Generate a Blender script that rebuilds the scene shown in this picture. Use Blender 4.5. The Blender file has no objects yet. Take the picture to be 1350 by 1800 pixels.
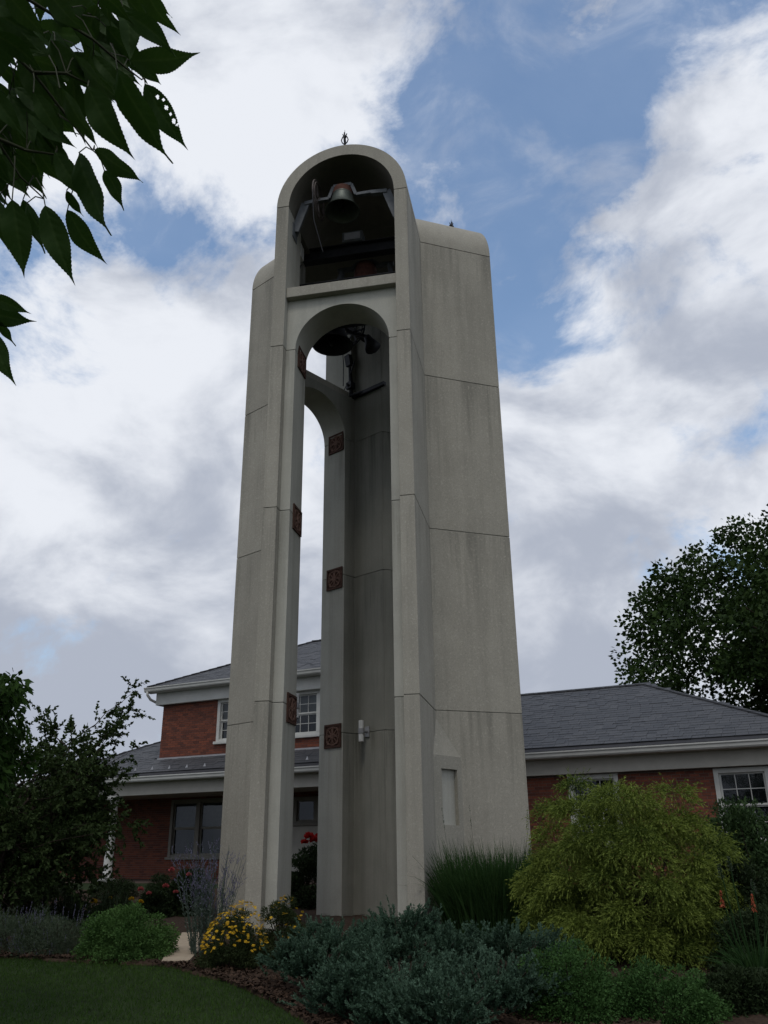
import bpy, math, random
import numpy as np
from mathutils import Matrix, Vector
R = math.radians
SC = bpy.context.scene
COL = SC.collection

# ------------------------------------------------------------------ camera
PITCH, ROLL = R(22.0), R(0.65)
cam_data = bpy.data.cameras.new('camera')
cam_data.sensor_fit = 'HORIZONTAL'
cam_data.sensor_width = 36.0
cam_data.lens = 36.0 * 1485.0 / 1350.0
cam_data.clip_start, cam_data.clip_end = 0.05, 6000.0
cam = bpy.data.objects.new('camera', cam_data)
COL.objects.link(cam)
_up = Vector((0, -math.sin(PITCH), math.cos(PITCH)))
_fw = Vector((0, math.cos(PITCH), math.sin(PITCH)))
_rt = Vector((1, 0, 0))
_cx = math.cos(ROLL) * _rt - math.sin(ROLL) * _up
_cy = math.sin(ROLL) * _rt + math.cos(ROLL) * _up
_m = Matrix((( _cx.x, _cy.x, -_fw.x, 0), (_cx.y, _cy.y, -_fw.y, 0), (_cx.z, _cy.z, -_fw.z, 1.6), (0, 0, 0, 1)))
cam.matrix_world = _m
SC.camera = cam

# ------------------------------------------------------------------ sun, sky, exposure
SUN_EL, SUN_AZ = R(58), R(190)          # azimuth clockwise from +Y (behind the viewer)
sun_data = bpy.data.lights.new('sun', 'SUN')
sun_data.energy = 0.8
sun_data.angle = R(15)
sun_data.color = (1.0, 0.95, 0.87)
sun = bpy.data.objects.new('sun', sun_data)
COL.objects.link(sun)
_sd = Vector((math.sin(SUN_AZ) * math.cos(SUN_EL), math.cos(SUN_AZ) * math.cos(SUN_EL), math.sin(SUN_EL)))
sun.rotation_euler = (-_sd).to_track_quat('-Z', 'Y').to_euler()

SC.view_settings.view_transform = 'Standard'
SC.view_settings.look = 'None'
SC.view_settings.exposure = 0.0
SC.view_settings.gamma = 1.0
SC.view_settings.use_curve_mapping = False

world = bpy.data.worlds.new('World')
SC.world = world
world.use_nodes = True
WN, WL = world.node_tree.nodes, world.node_tree.links
WN.clear()

def wn(t, **kw):
    n = WN.new(t)
    for k, v in kw.items():
        setattr(n, k, v)
    return n

def wmath(op, a, b=None, clamp=False):
    n = WN.new('ShaderNodeMath'); n.operation = op; n.use_clamp = clamp
    for i, v in enumerate((a, b)):
        if v is None: continue
        if isinstance(v, (int, float)): n.inputs[i].default_value = v
        else: WL.new(v, n.inputs[i])
    return n.outputs[0]

def wsmooth(v, lo, hi, t0=0.0, t1=1.0):
    n = WN.new('ShaderNodeMapRange'); n.interpolation_type = 'SMOOTHSTEP'
    WL.new(v, n.inputs['Value'])
    n.inputs['From Min'].default_value = lo; n.inputs['From Max'].default_value = hi
    n.inputs['To Min'].default_value = t0; n.inputs['To Max'].default_value = t1
    return n.outputs['Result']

def build_world():
    out = wn('ShaderNodeOutputWorld'); bg = wn('ShaderNodeBackground')
    bg.inputs['Strength'].default_value = 0.1
    sky = wn('ShaderNodeTexSky'); sky.sky_type = 'NISHITA'; sky.sun_disc = False
    sky.sun_elevation = SUN_EL; sky.sun_rotation = SUN_AZ
    sky.air_density = 1.0; sky.dust_density = 1.2; sky.ozone_density = 1.5
    tc = wn('ShaderNodeTexCoord'); sp = wn('ShaderNodeSeparateXYZ')
    WL.new(tc.outputs['Generated'], sp.inputs[0])
    vm = wn('ShaderNodeVectorMath', operation='MULTIPLY'); WL.new(tc.outputs['Generated'], vm.inputs[0]); vm.inputs[1].default_value = (1.0, 1.0, 1.45)
    Q = vm.outputs[0]
    def noise(scale, detail, rough, off, dist=0.0):
        mp = wn('ShaderNodeMapping'); mp.inputs['Location'].default_value = off
        WL.new(Q, mp.inputs['Vector'])
        n = wn('ShaderNodeTexNoise'); n.noise_dimensions = '3D'
        n.inputs['Scale'].default_value = scale; n.inputs['Detail'].default_value = detail
        n.inputs['Roughness'].default_value = rough; n.inputs['Distortion'].default_value = dist
        WL.new(mp.outputs[0], n.inputs['Vector'])
        return n.outputs['Fac']
    fine = noise(5.2, 12, 0.62, (3.1, 1.7, 0.3), 0.25)
    big = noise(1.7, 3, 0.5, (7.3, 2.2, 1.1))
    cover = wmath('ADD', wmath('MULTIPLY', fine, 1.45), wmath('MULTIPLY', big, 0.35))
    # cloud layers overlap towards the horizon
    cover = wmath('ADD', cover, wsmooth(sp.outputs[2], 0.25, 0.62, 0.22, 0.03))
    # the clear gaps of the photographed sky; elsewhere the same broken cloud goes on
    for qx, qy, qz, rad, amt in CLEAR:
        d = wn('ShaderNodeVectorMath', operation='DISTANCE')
        WL.new(tc.outputs['Generated'], d.inputs[0]); d.inputs[1].default_value = (qx, qy, qz)
        cover = wmath('ADD', cover, wsmooth(d.outputs['Value'], 0.0, rad, amt, 0.0))
    mask = wsmooth(cover, 0.70, 1.0)
    veil = wmath('MULTIPLY', wsmooth(noise(7.5, 9, 0.62, (4.2, 6.1, 8.8), 0.6), 0.45, 0.80), 0.45)
    mask = wmath('MAXIMUM', mask, wmath('ADD', veil, 0.07))
    # cloud body: bright thin rims, greyer where it is thick
    body = noise(4.8, 10, 0.56, (1.3, 9.4, 2.7), 0.3)
    broad = noise(2.2, 4, 0.5, (5.6, 0.4, 4.4))
    shade = wmath('ADD', wmath('MULTIPLY', body, 0.75), wmath('MULTIPLY', broad, 0.30))
    shade = wmath('ADD', shade, wsmooth(sp.outputs[2], 0.05, 0.7, -0.05, 0.05))
    lum = wsmooth(shade, 0.415, 0.64)
    cm = wn('ShaderNodeMix', data_type='RGBA')
    cm.inputs['A'].default_value = (4.3, 4.7, 5.6, 1); cm.inputs['B'].default_value = (8.3, 8.6, 9.2, 1)
    WL.new(lum, cm.inputs['Factor'])
    gain = wn('ShaderNodeMix', data_type='RGBA'); gain.blend_type = 'MULTIPLY'; gain.inputs['Factor'].default_value = 1.0
    WL.new(sky.outputs[0], gain.inputs['A']); gain.inputs['B'].default_value = SKY_GAIN
    mx = wn('ShaderNodeMix', data_type='RGBA')
    WL.new(mask, mx.inputs['Factor']); WL.new(gain.outputs['Result'], mx.inputs['A']); WL.new(cm.outputs['Result'], mx.inputs['B'])
    WL.new(mx.outputs['Result'], bg.inputs['Color']); WL.new(bg.outputs[0], out.inputs['Surface'])

SKY_GAIN = (1.7, 1.85, 1.85, 1)
CLEAR = [(0.111, 0.688, 0.717, 0.20, -0.30), (-0.01, 0.71, 0.70, 0.13, -0.22), (-0.13, 0.735, 0.665, 0.10, -0.15), (0.19, 0.66, 0.73, 0.16, -0.26),
         (0.18, 0.73, 0.66, 0.15, -0.26), (0.147, 0.79, 0.60, 0.10, -0.20), (-0.20, 0.785, 0.59, 0.10, -0.11), (0.28, 0.61, 0.74, 0.13, -0.18),
         (-0.07, 0.77, 0.64, 0.10, -0.12), (0.155, 0.835, 0.53, 0.08, -0.16),
         (-0.10, 0.63, 0.77, 0.20, 0.18), (0.33, 0.76, 0.56, 0.17, 0.12), (-0.26, 0.83, 0.49, 0.20, 0.28), (-0.29, 0.66, 0.70, 0.18, 0.12), (0.345, 0.655, 0.67, 0.07, 0.10)]
build_world()

# ------------------------------------------------------------------ helpers
def tag(o, label=None, cat=None, group=None, kind=None):
    if label: o['label'] = label
    if cat: o['category'] = cat
    if group: o['group'] = group
    if kind: o['kind'] = kind
    return o

def link(o, parent=None):
    COL.objects.link(o)
    if parent is not None: o.parent = parent
    return o

def empty(name, loc=(0, 0, 0), rz=0.0):
    o = bpy.data.objects.new(name, None)
    o.empty_display_size = 0.3
    o.location = loc; o.rotation_euler = (0, 0, rz)
    return link(o)

def mesh_data(name, verts, faces, mats, fmat=None, smooth=False):
    me = bpy.data.meshes.new(name)
    me.from_pydata([tuple(v) for v in verts], [], faces)
    for m in (mats if isinstance(mats, (list, tuple)) else [mats]):
        me.materials.append(m)
    if fmat is not None:
        me.polygons.foreach_set('material_index', np.asarray(fmat, dtype=np.int32))
    if smooth:
        me.polygons.foreach_set('use_smooth', np.ones(len(me.polygons), dtype=bool))
    me.update()
    return me

def put(name, me, parent=None, loc=None, rz=None):
    o = bpy.data.objects.new(name, me)
    if loc is not None: o.location = loc
    if rz is not None: o.rotation_euler = (0, 0, rz)
    return link(o, parent)

def quads_data(name, V, mat, tint=None, n=4):
    """V: (N*n, 3) array, faces of n consecutive vertices; one tint value per face"""
    V = np.asarray(V, dtype=np.float32).reshape(-1, 3)
    N = len(V) // n
    me = bpy.data.meshes.new(name)
    me.vertices.add(len(V)); me.vertices.foreach_set('co', V.ravel())
    me.loops.add(N * n); me.loops.foreach_set('vertex_index', np.arange(N * n, dtype=np.int32))
    me.polygons.add(N)
    me.polygons.foreach_set('loop_start', np.arange(0, N * n, n, dtype=np.int32))
    if tint is not None:
        a = me.attributes.new('tint', 'FLOAT', 'POINT')
        a.data.foreach_set('value', np.repeat(np.asarray(tint, dtype=np.float32), n))
    me.materials.append(mat)
    me.update(calc_edges=True); me.validate()
    return me

class MB:
    """collects boxes, prisms, tubes and lathes into one mesh"""
    def __init__(s): s.v, s.f, s.m = [], [], []
    def add(s, v, f, mi=0):
        o = len(s.v); s.v += [tuple(p) for p in v]
        s.f += [tuple(i + o for i in q) for q in f]; s.m += [mi] * len(f)
        return s
    def box(s, x0, x1, y0, y1, z0, z1, mi=0):
        v = [(x0,y0,z0),(x1,y0,z0),(x1,y1,z0),(x0,y1,z0),(x0,y0,z1),(x1,y0,z1),(x1,y1,z1),(x0,y1,z1)]
        return s.add(v, [(0,3,2,1),(4,5,6,7),(0,1,5,4),(1,2,6,5),(2,3,7,6),(3,0,4,7)], mi)
    def bar(s, a, b, w, h, up=(0, 0, 1), mi=0):
        a, b = Vector(a), Vector(b); d = (b - a).normalized(); u = Vector(up)
        if abs(d.dot(u)) > 0.98: u = Vector((1, 0, 0))
        x = d.cross(u).normalized(); y = x.cross(d).normalized()
        v = [p + x * sx * w / 2 + y * sy * h / 2 for p in (a, b) for sx, sy in ((-1,-1),(1,-1),(1,1),(-1,1))]
        return s.add(v, [(0,1,2,3),(7,6,5,4),(0,4,5,1),(1,5,6,2),(2,6,7,3),(3,7,4,0)], mi)
    def tube(s, path, rad, n=8, mi=0, caps=True):
        P = [Vector(p) for p in path]; k = len(P); rings = []
        if isinstance(rad, (int, float)): rad = [rad] * k
        ref = None
        for i in range(k):
            d = (P[min(i+1, k-1)] - P[max(i-1, 0)]).normalized()
            if ref is None: ref = d.orthogonal().normalized()
            ref = (ref - d * ref.dot(d)).normalized(); y = d.cross(ref)
            rings += [P[i] + (ref * math.cos(2*math.pi*j/n) + y * math.sin(2*math.pi*j/n)) * rad[i] for j in range(n)]
        f = [(i*n+j, i*n+(j+1)%n, (i+1)*n+(j+1)%n, (i+1)*n+j) for i in range(k-1) for j in range(n)]
        if caps: f += [tuple(range(n))[::-1], tuple((k-1)*n+j for j in range(n))]
        return s.add(rings, f, mi)
    def lathe(s, prof, n=24, c=(0, 0, 0), mi=0):
        v = [(c[0]+r*math.cos(2*math.pi*j/n), c[1]+r*math.sin(2*math.pi*j/n), c[2]+z) for r, z in prof for j in range(n)]
        f = [(i*n+j, i*n+(j+1)%n, (i+1)*n+(j+1)%n, (i+1)*n+j) for i in range(len(prof)-1) for j in range(n)]
        return s.add(v, f, mi)
    def prism(s, poly, z0, z1, mi=0, mis=None, layers=None):
        """poly in xy, counter-clockwise; layers: extra (z, polygon) rings"""
        L = layers or [(z0, poly), (z1, poly)]
        n = len(poly)
        v = [(p[0], p[1], z) for z, q in L for p in q]
        o = len(s.v); s.v += v
        for i in range(len(L)-1):
            for j in range(n):
                s.f.append((o+i*n+j, o+i*n+(j+1)%n, o+(i+1)*n+(j+1)%n, o+(i+1)*n+j)); s.m.append(mis[j] if mis else mi)
        s.f.append(tuple(o+j for j in range(n))[::-1]); s.m.append(mi)
        s.f.append(tuple(o+(len(L)-1)*n+j for j in range(n))); s.m.append(mi)
        return s
    def data(s, name, mats, smooth=False): return mesh_data(name, s.v, s.f, mats, s.m, smooth)
    def obj(s, name, mats, parent=None, smooth=False, loc=None, rz=None): return put(name, s.data(name, mats, smooth), parent, loc, rz)

def bevel(o, w, seg=2):
    m = o.modifiers.new('bevel', 'BEVEL'); m.width = w; m.segments = seg; m.limit_method = 'ANGLE'; m.angle_limit = R(35)
    return o

def smooth_by_angle(me, deg=35):
    me.polygons.foreach_set('use_smooth', np.ones(len(me.polygons), dtype=bool))
    try: me.set_sharp_from_angle(angle=R(deg))
    except Exception: pass

# ------------------------------------------------------------------ materials
def new_mat(name):
    m = bpy.data.materials.new(name); m.use_nodes = True
    nt = m.node_tree; b = nt.nodes['Principled BSDF']
    return m, nt, b

class NT:
    def __init__(s, nt): s.nt = nt; s.N = nt.nodes; s.L = nt.links
    def new(s, t, **kw):
        n = s.N.new(t)
        for k, v in kw.items(): setattr(n, k, v)
        return n
    def coords(s, scale=(1, 1, 1), kind='Object'):
        tc = s.new('ShaderNodeTexCoord'); mp = s.new('ShaderNodeMapping')
        mp.inputs['Scale'].default_value = scale
        s.L.new(tc.outputs[kind], mp.inputs['Vector']); return mp.outputs[0]
    def noise(s, vec, scale, detail=4, rough=0.55, dist=0.0):
        n = s.new('ShaderNodeTexNoise'); n.inputs['Scale'].default_value = scale; n.inputs['Detail'].default_value = detail
        n.inputs['Roughness'].default_value = rough; n.inputs['Distortion'].default_value = dist
        s.L.new(vec, n.inputs['Vector']); return n.outputs['Fac']
    def ramp(s, v, lo, hi, a=0.0, b=1.0):
        n = s.new('ShaderNodeMapRange'); n.interpolation_type = 'SMOOTHSTEP'; s.L.new(v, n.inputs['Value'])
        n.inputs['From Min'].default_value = lo; n.inputs['From Max'].default_value = hi
        n.inputs['To Min'].default_value = a; n.inputs['To Max'].default_value = b; return n.outputs['Result']
    def mix(s, fac, a, b, blend='MIX'):
        n = s.new('ShaderNodeMix', data_type='RGBA'); n.blend_type = blend
        for k, v in (('Factor', fac), ('A', a), ('B', b)):
            if isinstance(v, (int, float)): n.inputs[k].default_value = v
            elif isinstance(v, tuple): n.inputs[k].default_value = (*v[:3], 1)
            else: s.L.new(v, n.inputs[k])
        return n.outputs['Result']
    def math(s, op, a, b=None):
        n = s.new('ShaderNodeMath', operation=op)
        for i, v in enumerate((a, b)):
            if v is None: continue
            if isinstance(v, (int, float)): n.inputs[i].default_value = v
            else: s.L.new(v, n.inputs[i])
        return n.outputs[0]
    def bump(s, h, strength, dist, bsdf):
        n = s.new('ShaderNodeBump'); n.inputs['Strength'].default_value = strength; n.inputs['Distance'].default_value = dist
        s.L.new(h, n.inputs['Height']); s.L.new(n.outputs[0], bsdf.inputs['Normal'])

def concrete(name, base, dark, speck, streak, mildew, bumpd):
    m, nt, b = new_mat(name); t = NT(nt)
    v = t.coords(kind='Object')
    grain = t.noise(v, 70, 3, 0.7)
    grain2 = t.noise(v, 22, 4, 0.65)
    patch = t.noise(v, 1.1, 5, 0.6)
    vs = t.coords((2.3, 2.3, 0.12)); st = t.noise(vs, 1.6, 6, 0.6, 0.15)
    vs2 = t.coords((7.0, 7.0, 0.35)); st2 = t.noise(vs2, 1.3, 5, 0.65)
    c = t.mix(t.ramp(patch, 0.3, 0.7), base, tuple(x * 0.86 for x in base))
    # run-off stains start under each panel joint (3.8 m apart) and fade downward
    tc = t.new('ShaderNodeTexCoord'); sz = t.new('ShaderNodeSeparateXYZ'); nt.links.new(tc.outputs['Object'], sz.inputs[0])
    fr = t.math('FRACT', t.math('DIVIDE', t.math('SUBTRACT', sz.outputs[2], 0.05), 3.797))
    run = t.math('ADD', t.math('MULTIPLY', t.math('POWER', fr, 2.2), 1.15), 0.35)
    c = t.mix(t.math('MULTIPLY', t.math('MULTIPLY', t.ramp(st, 0.42, 0.70), streak), run), c, dark)
    c = t.mix(t.math('MULTIPLY', t.math('MULTIPLY', t.ramp(st2, 0.48, 0.72), streak * 0.8), run), c, dark)
    c = t.mix(t.math('MULTIPLY', t.ramp(grain, 0.5, 0.68), speck), c, tuple(x * 0.45 for x in base))
    c = t.mix(t.math('MULTIPLY', t.ramp(grain2, 0.52, 0.72), speck * 0.7), c, tuple(min(x * 1.45, 0.8) for x in base))
    # cast panels differ a little in tone
    c = t.mix(t.math('MULTIPLY', t.new('ShaderNodeObjectInfo').outputs['Random'], 0.22), c, tuple(x * 0.55 for x in base))
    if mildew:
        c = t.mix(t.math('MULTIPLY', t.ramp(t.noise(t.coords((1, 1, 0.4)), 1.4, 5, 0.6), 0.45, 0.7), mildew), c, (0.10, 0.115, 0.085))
    nt.links.new(c, b.inputs['Base Color']); b.inputs['Roughness'].default_value = 0.88
    b.inputs['Specular IOR Level'].default_value = 0.25
    t.bump(t.math('ADD', grain, t.math('MULTIPLY', grain2, 0.6)), 0.5, bumpd, b)
    return m

def plain(name, col, rough=0.6, metal=0.0, var=0.15, scale=6.0, spec=0.4, bumpd=0.0):
    m, nt, b = new_mat(name); t = NT(nt); v = t.coords(kind='Object')
    n = t.noise(v, scale, 5, 0.6)
    c = t.mix(t.ramp(n, 0.3, 0.7), col, tuple(x * (1 - var) for x in col))
    nt.links.new(c, b.inputs['Base Color']); b.inputs['Roughness'].default_value = rough
    b.inputs['Metallic'].default_value = metal; b.inputs['Specular IOR Level'].default_value = spec
    if bumpd: t.bump(n, 0.4, bumpd, b)
    return m

def foliage(name, a, b_, trans=0.25, rough=0.7, spec=0.1):
    rough, spec = max(rough, 0.65), min(spec, 0.12)
    m, nt, b = new_mat(name); t = NT(nt)
    at = t.new('ShaderNodeAttribute', attribute_name='tint')
    c = t.mix(at.outputs['Fac'], a, b_)
    nt.links.new(c, b.inputs['Base Color']); b.inputs['Roughness'].default_value = rough
    b.inputs['Specular IOR Level'].default_value = spec
    tr = t.new('ShaderNodeBsdfTranslucent')
    tc = t.mix(0.5, c, (0.9, 1.0, 0.35), 'MULTIPLY'); nt.links.new(tc, tr.inputs['Color'])
    mx = t.new('ShaderNodeMixShader'); mx.inputs[0].default_value = trans
    nt.links.new(b.outputs[0], mx.inputs[1]); nt.links.new(tr.outputs[0], mx.inputs[2])
    nt.links.new(mx.outputs[0], nt.nodes['Material Output'].inputs['Surface'])
    return m

def tinted(name, a, b_, rough=0.8, spec=0.3, nscale=30.0, bumpd=0.003, objrand=0.0):
    """two colours mixed by the per-piece tint attribute, plus fine grain"""
    m, nt, b = new_mat(name); t = NT(nt)
    if objrand:
        f = t.new('ShaderNodeObjectInfo').outputs['Random']
    else:
        f = t.new('ShaderNodeAttribute', attribute_name='tint').outputs['Fac']
    v = t.coords(kind='Object'); n = t.noise(v, nscale, 5, 0.65)
    c = t.mix(f, a, b_)
    c = t.mix(t.ramp(n, 0.35, 0.7, 0.0, 0.4), c, tuple(x * 0.55 for x in a))
    nt.links.new(c, b.inputs['Base Color']); b.inputs['Roughness'].default_value = rough; b.inputs['Specular IOR Level'].default_value = spec
    t.bump(n, 0.5, bumpd, b)
    return m

M = {}
M['aggregate'] = concrete('exposed_aggregate_concrete', (0.375, 0.352, 0.295), (0.17, 0.162, 0.135), 0.6, 0.55, 0.0, 0.006)
M['smooth'] = concrete('smooth_cast_concrete', (0.44, 0.43, 0.375), (0.22, 0.215, 0.18), 0.25, 0.5, 0.0, 0.002)
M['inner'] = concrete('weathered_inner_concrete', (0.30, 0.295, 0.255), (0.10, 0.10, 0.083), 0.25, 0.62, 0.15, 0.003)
M['buttress'] = concrete('buttress_concrete', (0.35, 0.33, 0.275), (0.2, 0.19, 0.16), 0.7, 0.15, 0.0, 0.006)
M['vault'] = concrete('shaded_vault_concrete', (0.17, 0.155, 0.13), (0.08, 0.075, 0.065), 0.3, 0.6, 0.3, 0.003)  # darker than the walls: the vault's inner shade is put into the colour
M['terracotta'] = plain('terracotta', (0.085, 0.043, 0.031), 0.85, 0, 0.4, 14, 0.2, 0.004)
M['terracotta_relief'] = plain('terracotta_relief', (0.19, 0.11, 0.082), 0.85, 0, 0.35, 14, 0.2, 0.004)
M['bronze_green'] = plain('verdigris_bronze', (0.085, 0.10, 0.085), 0.5, 0.5, 0.35, 5, 0.5, 0.004)
M['rust'] = plain('rusty_iron', (0.10, 0.042, 0.03), 0.85, 0.1, 0.45, 8, 0.2, 0.006)
M['old_steel'] = plain('old_painted_steel', (0.14, 0.115, 0.105), 0.7, 0.3, 0.5, 7)
M['dark_iron'] = plain('dark_iron', (0.025, 0.026, 0.03), 0.6, 0.5, 0.3, 9)
M['galv'] = plain('galvanised_steel', (0.13, 0.14, 0.15), 0.65, 0.2, 0.3, 5)
M['lamp_grey'] = plain('grey_lamp_metal', (0.34, 0.34, 0.35), 0.45, 0.4, 0.15)
M['lamp_white'] = plain('frosted_lamp_shade', (0.62, 0.62, 0.60), 0.35, 0.0, 0.08)
M['white'] = plain('white_painted_wood', (0.52, 0.52, 0.49), 0.55, 0, 0.12, 3)
M['drab'] = plain('drab_window_paint', (0.22, 0.205, 0.175), 0.6, 0, 0.15, 3)
M['cream'] = plain('cream_painted_frieze', (0.44, 0.42, 0.37), 0.6, 0, 0.12, 3)
M['gutter_dark'] = plain('dark_gutter_lining', (0.025, 0.024, 0.03), 0.6)
M['mortar'] = plain('mortar', (0.16, 0.125, 0.105), 0.95, 0, 0.3, 20)
M['brick'] = tinted('red_brick', (0.215, 0.066, 0.037), (0.09, 0.034, 0.025))
M['slate'] = tinted('slate', (0.044, 0.046, 0.052), (0.066, 0.067, 0.072), 0.62, 0.35, 12, 0.003)
M['slate_piece'] = tinted('slate_single', (0.044, 0.046, 0.052), (0.066, 0.067, 0.072), 0.62, 0.35, 12, 0.003, objrand=1)
M['roof_felt'] = plain('roof_underlay', (0.03, 0.03, 0.034), 0.9)
M['bark'] = plain('bark', (0.05, 0.038, 0.03), 0.95, 0, 0.5, 18, 0.1, 0.01)
M['twig'] = plain('twig_bark', (0.045, 0.05, 0.025), 0.8, 0, 0.3, 30, 0.2)
M['mulch'] = plain('bark_mulch', (0.055, 0.036, 0.025), 1.0, 0, 0.6, 22, 0.1, 0.03)
M['slab'] = plain('pale_paving_concrete', (0.36, 0.29, 0.21), 0.9, 0, 0.2, 5, 0.2, 0.004)
M['porch_floor'] = plain('dark_brick_paving', (0.07, 0.045, 0.035), 0.9, 0, 0.3, 8)
M['dark_room'] = plain('unlit_room', (0.02, 0.02, 0.022), 0.9)
M['curtain'] = plain('net_curtain', (0.16, 0.165, 0.16), 0.9, 0, 0.2, 8)
M['lawn'] = plain('lawn_soil_and_grass', (0.022, 0.036, 0.012), 1.0, 0, 0.4, 3, 0.1, 0.02)

def glass():
    m, nt, b = new_mat('window_glass'); t = NT(nt)
    g = t.new('ShaderNodeBsdfGlossy'); g.inputs['Roughness'].default_value = 0.02; g.inputs['Color'].default_value = (0.9, 0.95, 1, 1)
    tr = t.new('ShaderNodeBsdfTransparent'); tr.inputs['Color'].default_value = (0.72, 0.76, 0.76, 1)
    lw = t.new('ShaderNodeFresnel'); lw.inputs['IOR'].default_value = 1.45
    f = t.math('MULTIPLY', t.math('ADD', lw.outputs[0], 0.0), 1.0)
    mx = t.new('ShaderNodeMixShader'); nt.links.new(f, mx.inputs[0])
    nt.links.new(tr.outputs[0], mx.inputs[1]); nt.links.new(g.outputs[0], mx.inputs[2])
    nt.links.new(mx.outputs[0], nt.nodes['Material Output'].inputs['Surface'])
    return m
M['glass'] = glass()
M['f_cherry'] = foliage('cherry_leaf', (0.024, 0.055, 0.011), (0.055, 0.095, 0.028), 0.28, 0.45, 0.3)
M['f_maple'] = foliage('maple_leaf', (0.014, 0.030, 0.008), (0.036, 0.064, 0.014), 0.2)
M['f_myrtle'] = foliage('myrtle_leaf', (0.022, 0.040, 0.012), (0.045, 0.068, 0.022), 0.2)
M['f_left'] = foliage('sapling_leaf', (0.014, 0.034, 0.005), (0.028, 0.060, 0.010), 0.22)
M['f_cypress'] = foliage('golden_thread_cypress', (0.034, 0.064, 0.012), (0.215, 0.265, 0.05), 0.25, 0.6, 0.2)
M['f_juniper'] = foliage('blue_juniper_needle', (0.017, 0.042, 0.022), (0.080, 0.135, 0.092), 0.15, 0.6, 0.2)
M['f_mound'] = foliage('spirea_leaf', (0.022, 0.058, 0.014), (0.06, 0.125, 0.035), 0.2)
M['f_sedum'] = foliage('sedum_leaf', (0.032, 0.075, 0.018), (0.085, 0.16, 0.045), 0.2)
M['f_dark'] = foliage('dark_evergreen_leaf', (0.014, 0.024, 0.010), (0.03, 0.048, 0.018), 0.12)
M['f_shrubr'] = foliage('green_conifer_leaf', (0.022, 0.042, 0.016), (0.045, 0.08, 0.026), 0.15)
M['f_grass'] = foliage('ornamental_grass_blade', (0.016, 0.042, 0.012), (0.042, 0.088, 0.026), 0.25)
M['f_lawn'] = foliage('lawn_blade', (0.022, 0.052, 0.008), (0.05, 0.095, 0.018), 0.25)
M['f_sage'] = foliage('sage_stem_leaf', (0.06, 0.085, 0.065), (0.13, 0.16, 0.135), 0.2)
M['f_lav'] = foliage('lavender_floret', (0.10, 0.095, 0.15), (0.20, 0.185, 0.27), 0.2)
M['f_grey'] = foliage('grey_herb_leaf', (0.035, 0.058, 0.032), (0.085, 0.105, 0.07), 0.2)
M['f_yellow'] = foliage('yellow_petal', (0.42, 0.23, 0.01), (0.62, 0.40, 0.03), 0.3)
M['f_red'] = foliage('red_petal', (0.32, 0.012, 0.015), (0.45, 0.03, 0.03), 0.3)
M['f_pink'] = foliage('pink_petal', (0.38, 0.07, 0.09), (0.5, 0.13, 0.13), 0.3)
M['f_orange'] = foliage('orange_red_floret', (0.30, 0.065, 0.035), (0.40, 0.12, 0.06), 0.3)
M['f_core'] = foliage('coreopsis_leaf', (0.02, 0.032, 0.012), (0.045, 0.06, 0.022), 0.2)

# ------------------------------------------------------------------ ground
def sstep(t):
    t = np.clip(t, 0, 1); return t * t * (3 - 2 * t)
def ground_z(x, y):
    return 0.33 * sstep((np.asarray(y, float) - 7) / 7.5) + 0.5 * sstep((np.asarray(y, float) - 20.5) / 5)

def build_ground():
    def axis(lo, hi, step, far):
        a = list(np.arange(lo, hi + 1e-6, step)); s, x = step, hi
        up = []
        while x < far: s *= 1.5; x += s; up.append(x)
        s, x = step, lo; dn = []
        while x > -far: s *= 1.5; x -= s; dn.append(x)
        return np.array(dn[::-1] + a + up)
    X, Y = axis(-16, 16, 0.8, 2500), axis(-6, 32, 0.8, 2500)
    gx, gy = np.meshgrid(X, Y); gz = ground_z(gx, gy)
    nx, ny = len(X), len(Y)
    v = np.stack([gx, gy, gz], -1).reshape(-1, 3)
    f = [(j*nx+i, j*nx+i+1, (j+1)*nx+i+1, (j+1)*nx+i) for j in range(ny-1) for i in range(nx-1)]
    o = put('ground', mesh_data('ground', v, f, M['lawn'], smooth=True)); tag(o, kind='structure')
build_ground()

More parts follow.
